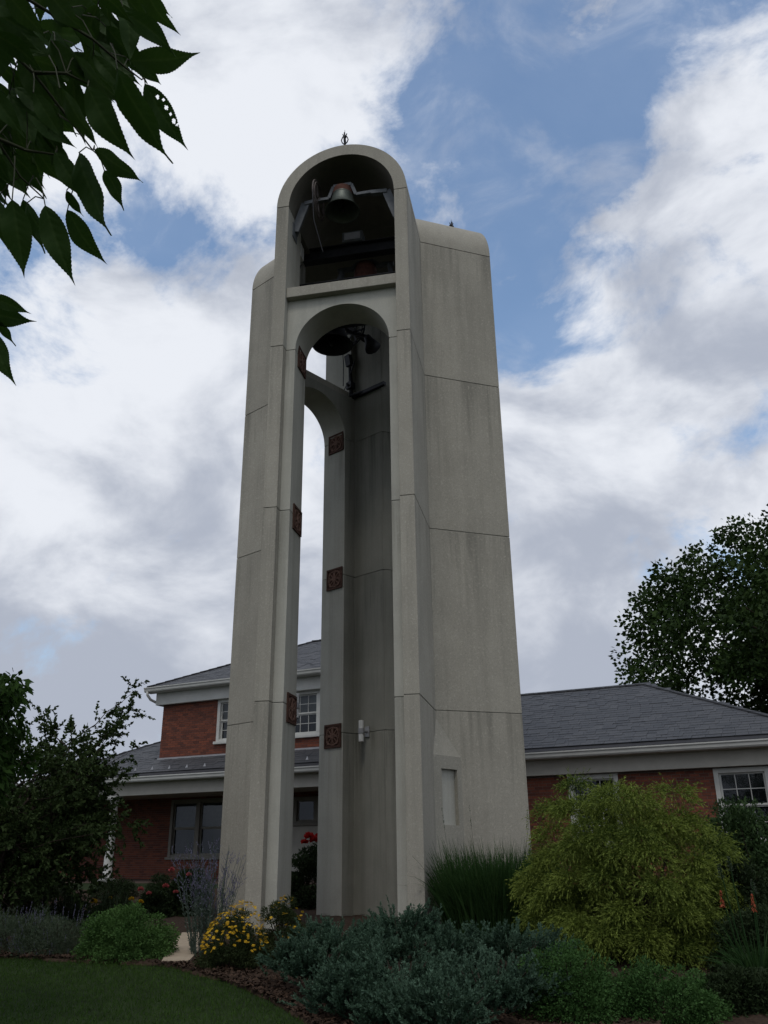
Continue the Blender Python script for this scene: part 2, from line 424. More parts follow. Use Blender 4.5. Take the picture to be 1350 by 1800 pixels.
BED_EDGE = [(-30, 13.8), (-9, 13.7), (-5.3, 13.1), (-4.0, 12.72), (-2.78, 12.25), (-1.9, 11.26), (-1.31, 10.38), (-0.93, 9.66), (-0.6, 8.9), (0.2, 8.3), (2.0, 8.0), (4.5, 8.2), (7.5, 9.0), (12, 11)]
def bed_front(x):
    return np.interp(x, [p[0] for p in BED_EDGE], [p[1] for p in BED_EDGE])
def build_bed():
    xs = np.concatenate([np.linspace(-14, -6, 20), np.linspace(-5.9, 6, 120), np.linspace(6.2, 12, 20)])
    rng = np.random.default_rng(2); n = 34; v = []; 
    for x in xs:
        y0 = bed_front(x) + rng.normal(0, 0.04); y1 = 24.3
        for t in np.linspace(0, 1, n):
            y = y0 + (y1 - y0) * t ** 1.6
            z = ground_z(x, y) + (0.004 if t == 0 else 0.035 + rng.normal(0, 0.008))
            v.append((x, y, z))
    f = [(i*n+j, (i+1)*n+j, (i+1)*n+j+1, i*n+j+1) for i in range(len(xs)-1) for j in range(n-1)]
    tag(put('mulch_bed', mesh_data('mulch_bed', v, f, M['mulch'], smooth=True)), kind='structure')
    # loose bark chips along the open front of the bed
    N = 16000
    x = rng.uniform(-5.5, 2.5, N); y = bed_front(x) + rng.exponential(0.55, N)
    k = ~((x > -3.6) & (x < -2.55) & (y > 12.4)); x, y = x[k], y[k]; N = len(x)
    a = rng.uniform(0, 2*math.pi, N); L = rng.uniform(0.008, 0.028, N); w = L * rng.uniform(0.25, 0.6, N)
    c = np.stack([x, y, ground_z(x, y) + 0.045 + rng.uniform(0, 0.02, N)], -1)
    d = np.stack([np.cos(a), np.sin(a), rng.normal(0, 0.35, N)], -1) * L[:, None]
    s = np.stack([-np.sin(a), np.cos(a), rng.normal(0, 0.35, N)], -1) * w[:, None]
    V = np.stack([c - d - s, c + d - s, c + d + s, c - d + s], 1).reshape(-1, 3)
    me = quads_data('bark_chips', V, tinted('bark_chip', (0.075, 0.046, 0.031), (0.03, 0.021, 0.016), 0.95, 0.1), rng.random(N))
    tag(put('bark_chips', me), 'loose brown bark chips scattered along the front of the planting bed', 'mulch', kind='stuff')
build_bed()

def build_path():
    v, f = [], []; n = 8
    for i in range(n):
        t = i / (n-1); y = 12.45 + 3.6*t; xa, xb = -2.98 - .55*t, -2.62 - .25*t; z = float(ground_z(0, y)) + .055
        v += [(xa, y, z), (xb, y, z), (xa, y, z-.2), (xb, y, z-.2)]
    for i in range(n-1):
        o, p = 4*i, 4*i+4
        f += [(o, o+1, p+1, p), (o+1, o+3, p+3, p+1), (o+2, o, p, p+2)]
    f += [(0, 2, 3, 1), (4*n-4, 4*n-3, 4*n-1, 4*n-2)]
    tag(put('garden_path', mesh_data('garden_path', v, f, M['slab'])), kind='structure')
build_path()

# ------------------------------------------------------------------ bell tower
TC = (-0.36, 18.0); TZ = 0.35
ARM = [R(258.5), R(18.5), R(138.5)]
HALF, INF, OPEN, THIN = 1.535, 1.245, 1.04, 1.415       # half widths: outer wall, frame opening, lower opening, thin wall
S_END, S_REC, S_RIB = 2.77, 2.56, 1.78
JOINT = [-0.06, 3.85, 7.67, 11.44, 15.23]               # panel joints above the pad
T60 = math.tan(R(30))

def arm_pt(k, s, u, zw):
    c, n = math.cos(ARM[k]), math.sin(ARM[k])
    return Vector((TC[0] + s*c - u*n, TC[1] + s*n + u*c, zw))

def inset(poly, d):
    n = len(poly); out = []
    for i in range(n):
        a, b, c = Vector(poly[i-1]), Vector(poly[i]), Vector(poly[(i+1) % n])
        n1 = (b - a).normalized(); n2 = (c - b).normalized()
        m1, m2 = Vector((-n1.y, n1.x)), Vector((-n2.y, n2.x))
        m = (m1 + m2); m = m / max(0.3, m.dot(m1)) if m.length > 1e-6 else m1
        out.append((b.x + m.x * d, b.y + m.y * d))
    return out

tower = empty('bell_tower', (TC[0], TC[1], TZ))
tag(tower, 'tall concrete bell tower with three arched arms and open belfry', 'bell tower')

def build_tower():
    AG, SM, IN = 0, 1, 2
    mats = [M['aggregate'], M['smooth'], M['inner']]
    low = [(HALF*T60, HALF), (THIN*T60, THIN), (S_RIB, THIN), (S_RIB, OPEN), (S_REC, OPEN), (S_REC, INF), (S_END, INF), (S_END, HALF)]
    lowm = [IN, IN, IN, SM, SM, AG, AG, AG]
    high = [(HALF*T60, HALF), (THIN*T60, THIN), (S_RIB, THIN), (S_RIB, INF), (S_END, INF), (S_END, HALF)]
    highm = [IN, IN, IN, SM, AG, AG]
    for c in range(4):
        z0, z1 = JOINT[c], JOINT[c+1]
        p, pm = (low, lowm) if c < 3 else (high, highm)
        for side in (1, -1):
            if side == 1: poly, mi = p, pm
            else:
                poly = [(x, -y) for x, y in p][::-1]
                mi = [pm[(len(p) - 2 - i) % len(p)] for i in range(len(p))]
            q = inset(poly, 0.014)
            mb = MB()
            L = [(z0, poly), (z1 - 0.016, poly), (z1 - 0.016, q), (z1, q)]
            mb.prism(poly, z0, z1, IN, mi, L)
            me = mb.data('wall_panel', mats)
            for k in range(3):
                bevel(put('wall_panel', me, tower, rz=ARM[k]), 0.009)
    # vaulted arch cap of each arm
    n = 40; RO, RI = HALF, INF; v, f, fm = [], [], []
    zs = JOINT[4]
    for i in range(n + 1):
        a = math.pi * i / n; cu, sz = math.cos(a), math.sin(a)
        for r in (RO, RI):
            u, z = r * cu, zs + r * sz * 1.02
            v += [(abs(u) * T60, u, z), (S_END, u, z)]
    for i in range(n):
        o, p = 4*i, 4*(i+1)
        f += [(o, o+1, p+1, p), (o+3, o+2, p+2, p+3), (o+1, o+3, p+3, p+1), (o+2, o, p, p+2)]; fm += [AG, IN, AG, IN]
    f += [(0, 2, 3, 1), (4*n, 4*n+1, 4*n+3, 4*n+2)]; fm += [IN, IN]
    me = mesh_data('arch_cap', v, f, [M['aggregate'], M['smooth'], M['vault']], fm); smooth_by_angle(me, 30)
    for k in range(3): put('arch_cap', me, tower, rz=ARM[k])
    # spandrel with the lower arch, and the sill beam above it
    n = 32; v, f, fm = [], [], []
    zb, zt, w = JOINT[3] + 0.0, 12.70, INF - 0.002
    for i in range(n + 1):
        a = math.pi * i / n; u, z = OPEN * math.cos(a), zb + OPEN * math.sin(a) * 0.97
        # matching point on the outer rectangle
        if a <= math.pi * 0.25: ou, oz = w, zb + (zt - zb) * math.tan(a) / math.tan(math.pi*0.25)
        elif a >= math.pi * 0.75: ou, oz = -w, zb + (zt - zb) * math.tan(math.pi - a) / math.tan(math.pi*0.25)
        else: ou, oz = w * (1 - 2 * (a / math.pi - 0.25) / 0.5), zt
        v += [(S_REC, u, z), (S_REC, ou, oz), (S_RIB, u, z), (S_RIB, ou, oz)]
    for i in range(n):
        o, p = 4*i, 4*(i+1)
        f += [(o, o+1, p+1, p), (o+3, o+2, p+2, p+3), (o+2, o, p, p+2), (o+1, o+3, p+3, p+1)]; fm += [SM, IN, SM, IN]
    f += [(0, 2, 3, 1), (4*n, 4*n+1, 4*n+3, 4*n+2)]; fm += [SM, SM]
    me = mesh_data('arch_spandrel', v, f, mats, fm); smooth_by_angle(me, 30)
    sb = MB().box(S_RIB + 0.1, 2.715, -INF + 0.003, INF - 0.003, 12.703, 12.96).data('sill_beam', mats)
    for k in range(3):
        put('arch_spandrel', me, tower, rz=ARM[k])
        bevel(put('sill_beam', sb, tower, rz=ARM[k]), 0.012)
    # terracotta plaques set on the reveals at the panel joints
    tl = MB(); h = 0.27
    tl.box(-h, h, -0.004, 0.010, -h, h, 0)
    for a, b in ((-h, -h+0.045), (h-0.045, h)):
        tl.box(a, b, 0.010, 0.032, -h, h, 0); tl.box(-h+0.045, h-0.045, 0.010, 0.031, a, b, 0)
    def ring(cx, cz, r, w, y1):
        m = 20; vv = []
        for j in range(m):
            a = 2*math.pi*j/m
            for rr, yy in ((r-w, 0.010), (r-w, y1), (r, y1), (r, 0.010)): vv.append((cx+rr*math.cos(a), yy, cz+rr*math.sin(a)))
        tl.add(vv, [(4*j+i, 4*j+i+1, (4*((j+1) % m))+i+1, (4*((j+1) % m))+i) for j in range(m) for i in range(3)], 1)
    ring(0, 0, 0.215, 0.022, 0.026); ring(0, 0, 0.05, 0.03, 0.034)
    for cx, cz in ((1, 1), (1, -1), (-1, 1), (-1, -1)): ring(cx*0.10, cz*0.10, 0.095, 0.018, 0.030)
    for a in range(4):
        d = Vector((math.cos(a*math.pi/4), 0, math.sin(a*math.pi/4))) * 0.2
        tl.bar((-d.x, 0.018, -d.z), (d.x, 0.018, d.z), 0.016, 0.018, (0, 1, 0), 1)
    tme = tl.data('terracotta_tile', [M['terracotta'], M['terracotta_relief']])
    for side in (1, -1):
        # local +y of the tile faces into the opening
        rot = Matrix.Rotation(math.pi if side == 1 else 0.0, 4, 'Z')
        for z in (JOINT[1] - 0.06, JOINT[2] - 0.06, JOINT[3] - 0.06):
            for k in range(3):
                o = put('terracotta_tile', tme, tower)
                o.matrix_local = Matrix.Rotation(ARM[k], 4, 'Z') @ Matrix.Translation((2.10, side * (OPEN - 0.001), z)) @ rot
    # low corner buttresses with sloped tops
    A = Vector((HALF*T60 - 0.04, HALF - 0.05)); B = Vector((1.43, HALF - 0.03))
    c120, s120 = math.cos(R(120)), math.sin(R(120))
    Cc = Vector((1.43*c120 + (HALF-0.03)*s120, 1.43*s120 - (HALF-0.03)*c120))
    zt, za, zb = 2.96, 3.88, -0.06
    def quad_pt(t, z): return (*(B + (Cc - B) * t), z)
    for k in range(3):
        v = [(*A, zb), (*B, zb), (*Cc, zb), (*B, zt), (*Cc, zt), (*A, za)]
        f = [(3, 4, 5), (1, 3, 5, 0), (0, 5, 4, 2), (0, 2, 1)]; fm = [0]*4
        if k == 0:
            nrm = Vector(((Cc-B).y, -(Cc-B).x)).normalized(); dep = 0.075
            i0 = len(v); t0, t1, z0, z1 = 0.30, 0.80, 1.72, 2.72
            q = [quad_pt(t0, z0), quad_pt(t1, z0), quad_pt(t1, z1), quad_pt(t0, z1)]
            v += q + [(p[0] - nrm.x*dep, p[1] - nrm.y*dep, p[2]) for p in q]
            a, b, c, d, e, g, h2, i2 = range(i0, i0+8)
            f += [(1, 2, b, a), (2, 4, c, b), (4, 3, d, c), (3, 1, a, d), (a, b, g, e), (b, c, h2, g), (c, d, i2, h2), (d, a, e, i2), (e, g, h2, i2)]
            fm += [0]*8 + [1]
        else:
            f.append((1, 2, 4, 3)); fm.append(0)
        o = put('corner_buttress', mesh_data('corner_buttress', v, f, [M['buttress'], M['smooth']], fm), tower, rz=ARM[k])
        if k == 0: o['label'] = 'corner buttress with a recessed blank plaque'
    # iron finials on the arch crowns
    fb = MB(); zc = JOINT[4] + HALF*1.02 - 0.01
    fb.tube([(0, 0, zc), (0, 0, zc+0.05)], [0.05, 0.035], 8)
    fb.tube([(0, 0, zc+0.05), (0, 0, zc+0.42)], 0.014, 6)
    for sg in (-1, 1):
        fb.tube([(0, sg*0.012, zc+0.36), (0, sg*0.06, zc+0.42), (0, sg*0.085, zc+0.50), (0, sg*0.06, zc+0.58), (0, sg*0.03, zc+0.64), (0, sg*0.05, zc+0.69)], 0.014, 6)
        fb.tube([(sg*0.012, 0, zc+0.36), (sg*0.06, 0, zc+0.42), (sg*0.085, 0, zc+0.50), (sg*0.06, 0, zc+0.58), (sg*0.03, 0, zc+0.64), (sg*0.05, 0, zc+0.69)], 0.014, 6)
    fb.tube([(0, 0, zc+0.42), (0, 0, zc+0.60), (0, 0, zc+0.82)], [0.012, 0.018, 0.003], 6)
    fb.tube([(0, 0, zc+0.585), (0, 0, zc+0.615)], 0.045, 8)
    fme = fb.data('finial', M['dark_iron'])
    for k in range(3):
        put('finial', fme, tower).matrix_local = Matrix.Rotation(ARM[k], 4, 'Z') @ Matrix.Translation((2.45, 0, 0))
build_tower()

def build_pad():
    n = 12
    pts = [(TC[0] + 3.35*math.cos(2*math.pi*i/n + 0.1), TC[1] + 3.35*math.sin(2*math.pi*i/n + 0.1)) for i in range(n)]
    tag(bevel(MB().prism(pts, 0, 0, layers=[(0.1, pts), (TZ, pts)]).obj('tower_pad', M['slab']), 0.02), kind='structure')
build_pad()

def bell(name, k, s, u, z_mouth, dia, mats, label, yoke_drop, frame):
    """local: X outward along the arm, Y across; origin at the centre of the mouth"""
    e = empty(name, arm_pt(k, s, u, z_mouth), ARM[k]); tag(e, label, 'bell', 'bells in the belfry')
    prof = [(0.001, .84), (.10, .84), (.20, .82), (.255, .77), (.275, .68), (.285, .56), (.305, .42), (.335, .30), (.375, .18), (.43, .08), (.485, .02), (.50, 0), (.47, 0.0), (.40, .09), (.33, .22), (.27, .45), (.24, .66), (.18, .74), (0.001, .75)]
    prof = [(r*dia, z*dia) for r, z in prof]
    b = MB(); n = 36
    b.lathe(prof, n)
    b.m = [0 if (i // n) > 6 or (i // n) < 0 else (1 if (i // n) < 5 else 0) for i in range(len(b.f))]
    me = b.data('bell_body', mats, True); put('bell_body', me, e)
    bd = MB()
    for r, z, t in ((.455, .055, .010), (.36, .215, .008), (.292, .52, .008)):
        m = 36
        bd.lathe([((r - .012)*dia, (z - .014)*dia), ((r + t)*dia, z*dia), ((r - .012)*dia, (z + .014)*dia)], m)
    put('moulding_band', bd.data('moulding_band', mats[:1], True), e)
    c = MB(); c.tube([(0, 0, .70*dia), (0.01, 0.02, .2*dia), (0.01, 0.02, .06*dia)], [.02*dia, .025*dia, .03*dia], 8)
    c.lathe([(0.001, -.03*dia), (.045*dia, -.01*dia), (.065*dia, .05*dia), (.045*dia, .11*dia), (0.001, .13*dia)], 12, (0.01, 0.02, 0))
    c.obj('clapper', M['dark_iron'], e, True)
    H = .84*dia; y = MB()
    y.box(-.06, .06, -.22, .22, H, H+.09)
    for sg in (-1, 1):
        y.bar((0, sg*.22, H+.045), (0, sg*.33, H-yoke_drop), .10, .08)
        y.box(-.05, .05, min(sg*.33, sg*.72), max(sg*.33, sg*.72), H-yoke_drop-.04, H-yoke_drop+.04)
    bevel(y.obj('yoke', M['galv'], e), .006)
    frame(e, H - yoke_drop)
    return e

def wheel(e, y, z, r, mat):
    w = MB(); n = 28
    w.tube([(r*math.cos(2*math.pi*i/n), y, z + r*math.sin(2*math.pi*i/n)) for i in range(n+1)], .022, 6, caps=False)
    w.tube([((r-.05)*math.cos(2*math.pi*i/n), y+.03, z + (r-.05)*math.sin(2*math.pi*i/n)) for i in range(n+1)], .014, 6, caps=False)
    for a in range(3):
        d = (math.cos(a*math.pi/3+.2)*r, math.sin(a*math.pi/3+.2)*r)
        w.bar((-d[0], y, z-d[1]), (d[0], y, z+d[1]), .05, .025, (0, 1, 0))
    w.tube([(0, y-.06, z), (0, y+.06, z)], .06, 10)
    w.obj('bell_wheel', mat, e, False)
    rp = MB(); rp.tube([(r, y, z+.1), (r*.98, y, z-.3), (r*.8, y+.02, z-.9), (r*.4, y+.2, z-1.7)], .012, 6); rp.obj('bell_rope', M['dark_iron'], e)

def frame_struts(e, z):
    for sg in (-1, 1):
        m = MB(); yo = -e['u_off']
        m.bar((0, sg*.70+.0, z-.02), (0, sg*1.0+yo, z-.05), .12, .10)
        m.bar((0, sg*.98+yo, z-.03), (0, sg*1.235+yo, z-.82), .20, .07, (1, 0, 0))
        m.bar((-.11, sg*.98+yo, z-.03), (-.11, sg*1.235+yo, z-.82), .03, .14, (1, 0, 0))
        m.box(-.16, .16, min(sg*1.225, sg*1.243)+yo, max(sg*1.225, sg*1.243)+yo, z-1.05, z-.65)
        bevel(m.obj('support_strut', M['galv'], e), .004)
    wheel(e, -.60, z+.02, .46, M['old_steel'])

def frame_trestle(w, depth):
    def fr(e, z):
        for sg in (-1, 1):
            m = MB()
            for sx in (-1, 1): m.bar((sx*.05, sg*(w-.18), z), (sx*.28, sg*w, z-depth), .07, .07)
            m.bar((-.17, sg*(w-.08), z-depth*.55), (.17, sg*(w-.08), z-depth*.55), .05, .05)
            m.obj('support_trestle', M['galv'], e)
        MB().bar((0, -w+.15, z+.02), (0, w-.15, z+.02), .08, .08).obj('axle_beam', M['galv'], e)
    return fr

def build_bells():
    # front bell: the strut frame needs the sideways offset of the bell in the arm
    def fs(e, z): e['u_off'] = -.08; frame_struts(e, z); del e['u_off']
    bell('bell', 0, 2.30, -.08, 15.60, .84, [M['bronze_green'], M['rust']], 'small green and rusty bell hanging in the top front arch', .28, fs)
    bell('bell', 0, .55, .08, 14.58, .98, [M['rust'], M['rust']], 'rust red bell on a trestle behind the sill of the front arch', .10, frame_trestle(.78, 1.0))
    def none(e, z): MB().bar((0, -1.38, z), (0, 1.38, z), .12, .12).obj('axle_beam', M['dark_iron'], e); wheel(e, -.78, z, .42, M['dark_iron'])
    bell('bell', 2, 1.25, 0.0, 13.93, 1.08, [M['dark_iron'], M['dark_iron']], 'large dark bell seen from below through the lower arch', .12, none)
    # steel carrying beams across the chamber
    for k, s, z, h, lab in ((0, 1.02, 15.30, .36, 'black steel beam across the chamber above the rust red bell'),
                            (0, -.15, 14.15, .30, 'black steel beam under the rust red bell trestle'),
                            (0, 1.22, 14.15, .30, 'black steel beam just behind the front sill')):
        w = THIN - .02 if s > .82 else 1.0
        e = empty('steel_beam', arm_pt(k, s, 0, z), ARM[k]); tag(e, lab, 'beam', 'steel beams carrying the bells')
        MB().box(-.11, .11, -w, w, h-.025, h).obj('top_flange', M['dark_iron'], e)
        MB().box(-.11, .11, -w, w, 0, .025).obj('bottom_flange', M['dark_iron'], e)
        MB().box(-.015, .015, -w, w, .0251, h-.0251).obj('web', M['dark_iron'], e)
    b = empty('motor_box', arm_pt(0, 1.02, -.12, 15.66), ARM[0]); tag(b, 'grey motor box sitting on the beam under the front bell', 'box')
    bevel(MB().box(-.16, .16, -.26, .26, 0, .30).obj('housing', M['galv'], b), .015)
    MB().box(.16, .175, -.2, .2, .05, .25).obj('cover_plate', M['lamp_grey'], b)
    b = empty('junction_box', arm_pt(0, 1.55, -THIN+.001, 15.05), ARM[0]); tag(b, 'pale junction box on the left inner wall of the belfry', 'box')
    bevel(MB().box(-.13, .13, 0, .14, 0, .36).obj('housing', M['lamp_white'], b), .012)
    MB().tube([(0, .07, 0), (0, .07, -.25), (.1, .1, -.45), (.25, .2, -.4)], .014, 6).obj('cable', M['dark_iron'], b)
    # striker gear on the rear wall, seen through the lower arch
    st = empty('bell_striker', arm_pt(2, 1.80, -1.34, 13.14), ARM[2]); tag(st, 'black bell striker mechanism on a bracket below the large dark bell', 'striker')
    MB().bar((.12, 0, .0), (-1.15, -.03, .0), .09, .10).obj('wall_bracket', M['dark_iron'], st)
    MB().bar((.0, .12, .0), (-.45, -.0, .02), .05, .05).bar((0, .0, .06), (.0, .22, .35), .04, .04).obj('brace', M['dark_iron'], st)
    MB().tube([(0, .06, .05), (0, .08, .45), (.02, .10, .95)], [.05, .06, .04], 8).box(-.09, .09, 0, .17, .22, .42).obj('post', M['dark_iron'], st)
    MB().bar((.02, .1, .95), (.05, .14, 1.28), .14, .17).tube([(.02, .1, .62), (-.22, .16, .98)], .018, 6).tube([(.0, .1, .55), (.2, .16, .2)], .012, 6).obj('hammer', M['dark_iron'], st)
    hs = empty('horn_loudspeaker', arm_pt(2, .62, -.70, 14.10), ARM[2]); tag(hs, 'dark horn shaped device to the right of the large dark bell', 'loudspeaker')
    mm = MB(); mm.tube([(0.05, 0, .16), (.0, -.02, .05), (-.06, -.05, -.13), (-.10, -.07, -.22)], [.09, .11, .19, .22], 14); mm.obj('horn', M['dark_iron'], hs, True)
    MB().bar((.05, 0, .16), (.55, .25, .42), .08, .08).obj('mounting_arm', M['dark_iron'], hs)
build_bells()

def wall_lamp(k, s, side, z, label):
    e = empty('wall_lamp', arm_pt(k, s, side*(THIN - .001), z), ARM[k] + (math.pi if side > 0 else 0)); tag(e, label, 'lamp', 'wall lamps inside the tower')
    # local +Y points off the wall
    bevel(MB().box(-.07, .07, 0, .03, -.12, .12).obj('back_plate', M['lamp_grey'], e), .008)
    MB().tube([(0, .03, 0), (0, .22, 0)], .03, 10).obj('bracket_arm', M['lamp_grey'], e)
    MB().lathe([(.001, -.06), (.062, -.06), (.068, -.05), (.068, .05), (.062, .06), (.001, .06)], 18, (0, .22, 0)).obj('collar', M['lamp_grey'], e, False)
    for z0, z1 in ((.061, .235), (-.235, -.061)):
        MB().lathe([(.001, z0), (.056, z0), (.058, z0+.01), (.058, z1-.01), (.052, z1), (.001, z1)], 18, (0, .22, 0)).obj('shade', M['lamp_white'], e, False)
wall_lamp(2, 1.35, -1, 4.20, 'grey and white twin cylinder lamp on the rear inner wall')
wall_lamp(0, 1.30, -1, 4.33, 'twin cylinder lamp half hidden behind the left front pier')

# ------------------------------------------------------------------ brick house
HO = (-1.84, 25.3); HA = R(-26.0); HZ = 0.80; SLOPE = 0.48
house = empty('brick_house', (HO[0], HO[1], HZ), HA)
tag(house, 'long red brick house with slate hip roofs and a raised upper storey', 'house')
def hz(z): return z - HZ

def wall_with_openings(name, x0, x1, z0, z1, y, thick, openings, laid=True, seed=1):
    """brick wall facing -y; backing in mortar colour, bricks standing 8 mm proud"""
    mb = MB(); cur = x0
    for a, b, c, d in sorted(openings):
        if a > cur: mb.box(cur, a, y, y+thick, hz(z0), hz(z1))
        if c > z0: mb.box(a, b, y, y+thick, hz(z0), hz(c))
        if d < z1: mb.box(a, b, y, y+thick, hz(d), hz(z1))
        cur = b
    if cur < x1: mb.box(cur, x1, y, y+thick, hz(z0), hz(z1))
    w = mb.obj(name, M['mortar'], house)
    if not laid: return w
    rng = np.random.default_rng(seed)
    bl, bh, j = 0.205, 0.062, 0.011
    rows = int((z1 - z0) / (bh + j)); V, T = [], []
    for r in range(rows):
        za = z0 + 0.006 + r * (bh + j); zb = za + bh
        x = x0 - (bl + j) * (0.5 if r % 2 else 0.0)
        while x < x1:
            xa, xb = max(x, x0), min(x + bl, x1)
            for a, b, c, d in openings:
                if zb > c and za < d:
                    if xa >= a and xb <= b: xa, xb = 0, 0
                    elif xa < a < xb: xb = a
                    elif xa < b < xb: xa = b
            if xb - xa > 0.02:
                p = y - 0.008 - rng.uniform(0, 0.004); q = y + 0.001; a, b = hz(za), hz(zb)
                V += [(xa,p,a),(xb,p,a),(xb,p,b),(xa,p,b), (xa,q,b),(xa,p,b),(xb,p,b),(xb,q,b), (xa,q,a),(xb,q,a),(xb,p,a),(xa,p,a), (xa,q,a),(xa,p,a),(xa,p,b),(xa,q,b), (xb,p,a),(xb,q,a),(xb,q,b),(xb,p,b)]
                T += [rng.random()] * 5
            x += bl + j
    o = put('bricks', quads_data('bricks', V, M['brick'], T), w); o['kind'] = 'stuff'
    return w

PANE = None
def window(x0, x1, z0, z1, y, cols, rows, sashes=2, back='dark_room', units=1, label=None, lower_back=None, paint='white'):
    """painted casing, each glass pane its own sub-part"""
    cw = 0.11
    f = MB()
    f.box(x0, x0+cw, y-.03, y+.12, hz(z0), hz(z1)); f.box(x1-cw, x1, y-.03, y+.12, hz(z0), hz(z1))
    f.box(x0+cw, x1-cw, y-.03, y+.12, hz(z1)-cw, hz(z1))
    f.box(x0+cw, x1-cw, y-.02, y+.12, hz(z0), hz(z0)+.06)
    uw = (x1 - x0 - 2*cw - (units-1)*.18) / units
    win = None; bars = MB(); panes = []
    for u in range(units):
        a = x0 + cw + u*(uw + .18); b = a + uw
        if u: f.box(a-.18, a, y-.028, y+.12, hz(z0)+.06, hz(z1)-cw)
        zb, zt = hz(z0)+.06, hz(z1)-cw; sh = (zt - zb) / sashes
        for s in range(sashes):
            yy = y + .05 + (.035 if s == 0 and sashes > 1 else 0.0)
            c, d = zb + s*sh, zb + (s+1)*sh; st = .045
            bars.box(a, a+st, yy, yy+.035, c, d); bars.box(b-st, b, yy, yy+.035, c, d)
            bars.box(a+st, b-st, yy, yy+.035, c, c+st); bars.box(a+st, b-st, yy, yy+.035, d-st*.8, d)
            gx, gz = (b-a-2*st)/cols, (d-c-st*1.8)/rows
            for i in range(1, cols): bars.box(a+st+i*gx-.009, a+st+i*gx+.009, yy+.004, yy+.03, c+st, d-st*.8)
            for k in range(1, rows): bars.box(a+st, b-st, yy+.005, yy+.029, c+st+k*gz-.009, c+st+k*gz+.009)
            for i in range(cols):
                for k in range(rows):
                    panes.append((a+st+i*gx, a+st+(i+1)*gx, yy+.017, c+st+k*gz, c+st+(k+1)*gz, s))
    win = bevel(f.obj('window', M[paint], house), .006)
    if label: win['label'] = label
    bars.obj('sash_bars', M[paint], win)
    for a, b, yy, c, d, s in panes:
        put('pane', mesh_data('pane', [(a, yy, c), (b, yy, c), (b, yy, d), (a, yy, d)], [(0, 1, 2, 3)], M['glass']), win)
    sl = MB().box(x0-.06, x1+.06, y-.10, y+.10, hz(z0)-.09, hz(z0)-.001)
    bevel(sl.obj('sill', M[paint], win), .012)
    zm = hz(z0) + (hz(z1)-hz(z0))*.5
    MB().box(x0+.01, x1-.01, y+.22, y+.24, (zm if lower_back else hz(z0)), hz(z1)).obj('window_backing', M[back], win)
    if lower_back: MB().box(x0+.01, x1-.01, y+.24, y+.26, hz(z0), zm).obj('room_shade', M[lower_back], win)  # dark sheet for the unlit room in the lower half
    return win

def gutter(x0, x1, y, z, ends=True):
    """half-round moulded white gutter hung along the eave at y"""
    prof = [(-.02, -.16), (-.07, -.155), (-.095, -.12), (-.105, -.06), (-.13, -.03), (-.13, 0.0), (-.115, 0.0), (-.11, -.025), (-.05, -.05), (0.0, -.05), (0.0, -.16)]
    n = len(prof); v = [(x, y+p, hz(z)+q) for x in (x0, x1) for p, q in prof]
    f = [(i, (i+1) % n, n+(i+1) % n, n+i) for i in range(n)] + [tuple(range(n))[::-1], tuple(range(n, 2*n))]
    return mesh_data('gutter', v, f, M['white'])

def hip_roof(name, x0, x1, y0, y1, z):
    h = (y1 - y0) / 2; t = hz(z); r = t + SLOPE*h
    v = [(x0,y0,t),(x1,y0,t),(x1,y1,t),(x0,y1,t),(x0+h,y0+h,r),(x1-h,y0+h,r),
         (x0,y0,t-.05),(x1,y0,t-.05),(x1,y1,t-.05),(x0,y1,t-.05)]
    f = [(0,1,5,4),(1,2,5),(2,3,4,5),(3,0,4),(6,7,1,0),(7,8,2,1),(8,9,3,2),(9,6,0,3),(9,8,7,6)]
    return put(name, mesh_data(name, v, f, M['roof_felt']), house)

def slate_course(x0, x1, y0, ymax, z, cut, seed, lim=None):
    """(x, y, z, width) of every slate on a front slope"""
    rng = np.random.default_rng(seed); ex = 0.19; out = []
    yy, r = y0, 0
    while yy < ymax:
        d = yy - y0
        x = x0 + d - rng.uniform(0, .3)
        while x < x1 - d:
            w = rng.choice([.24, .28, .32, .36])
            cx = x + w/2
            if x0 + d <= cx - w*.3 and cx + w*.3 <= x1 - d and not cut(cx, yy + .1):
                out.append((cx, yy + rng.normal(0, .006), hz(z) + SLOPE*d, w - .008))
            x += w
        yy += ex * math.cos(math.atan(SLOPE)); r += 1
    return out

def slate_box(w, L=0.29, t=0.019):
    c, s = math.cos(math.atan(SLOPE) - .025), math.sin(math.atan(SLOPE) - .025)
    def P(x, a, b): return (x, a*c - b*s, a*s + b*c + .008)
    return [P(-w/2, 0, 0), P(w/2, 0, 0), P(w/2, L, 0), P(-w/2, L, 0), P(-w/2, 0, t), P(w/2, 0, t), P(w/2, L, t), P(-w/2, L, t)]

def joined_slates(name, slates, parent, seed):
    rng = np.random.default_rng(seed); V, T = [], []
    F = [(4,5,6,7), (0,1,5,4), (1,2,6,5), (3,0,4,7)]
    for x, y, z, w in slates:
        p = [(a + x, b + y, c + z) for a, b, c in slate_box(w)]
        k = rng.random()
        for f in F: V += [p[i] for i in f]; T.append(k)
    o = put(name, quads_data(name, V, M['slate'], T), parent); o['kind'] = 'stuff'

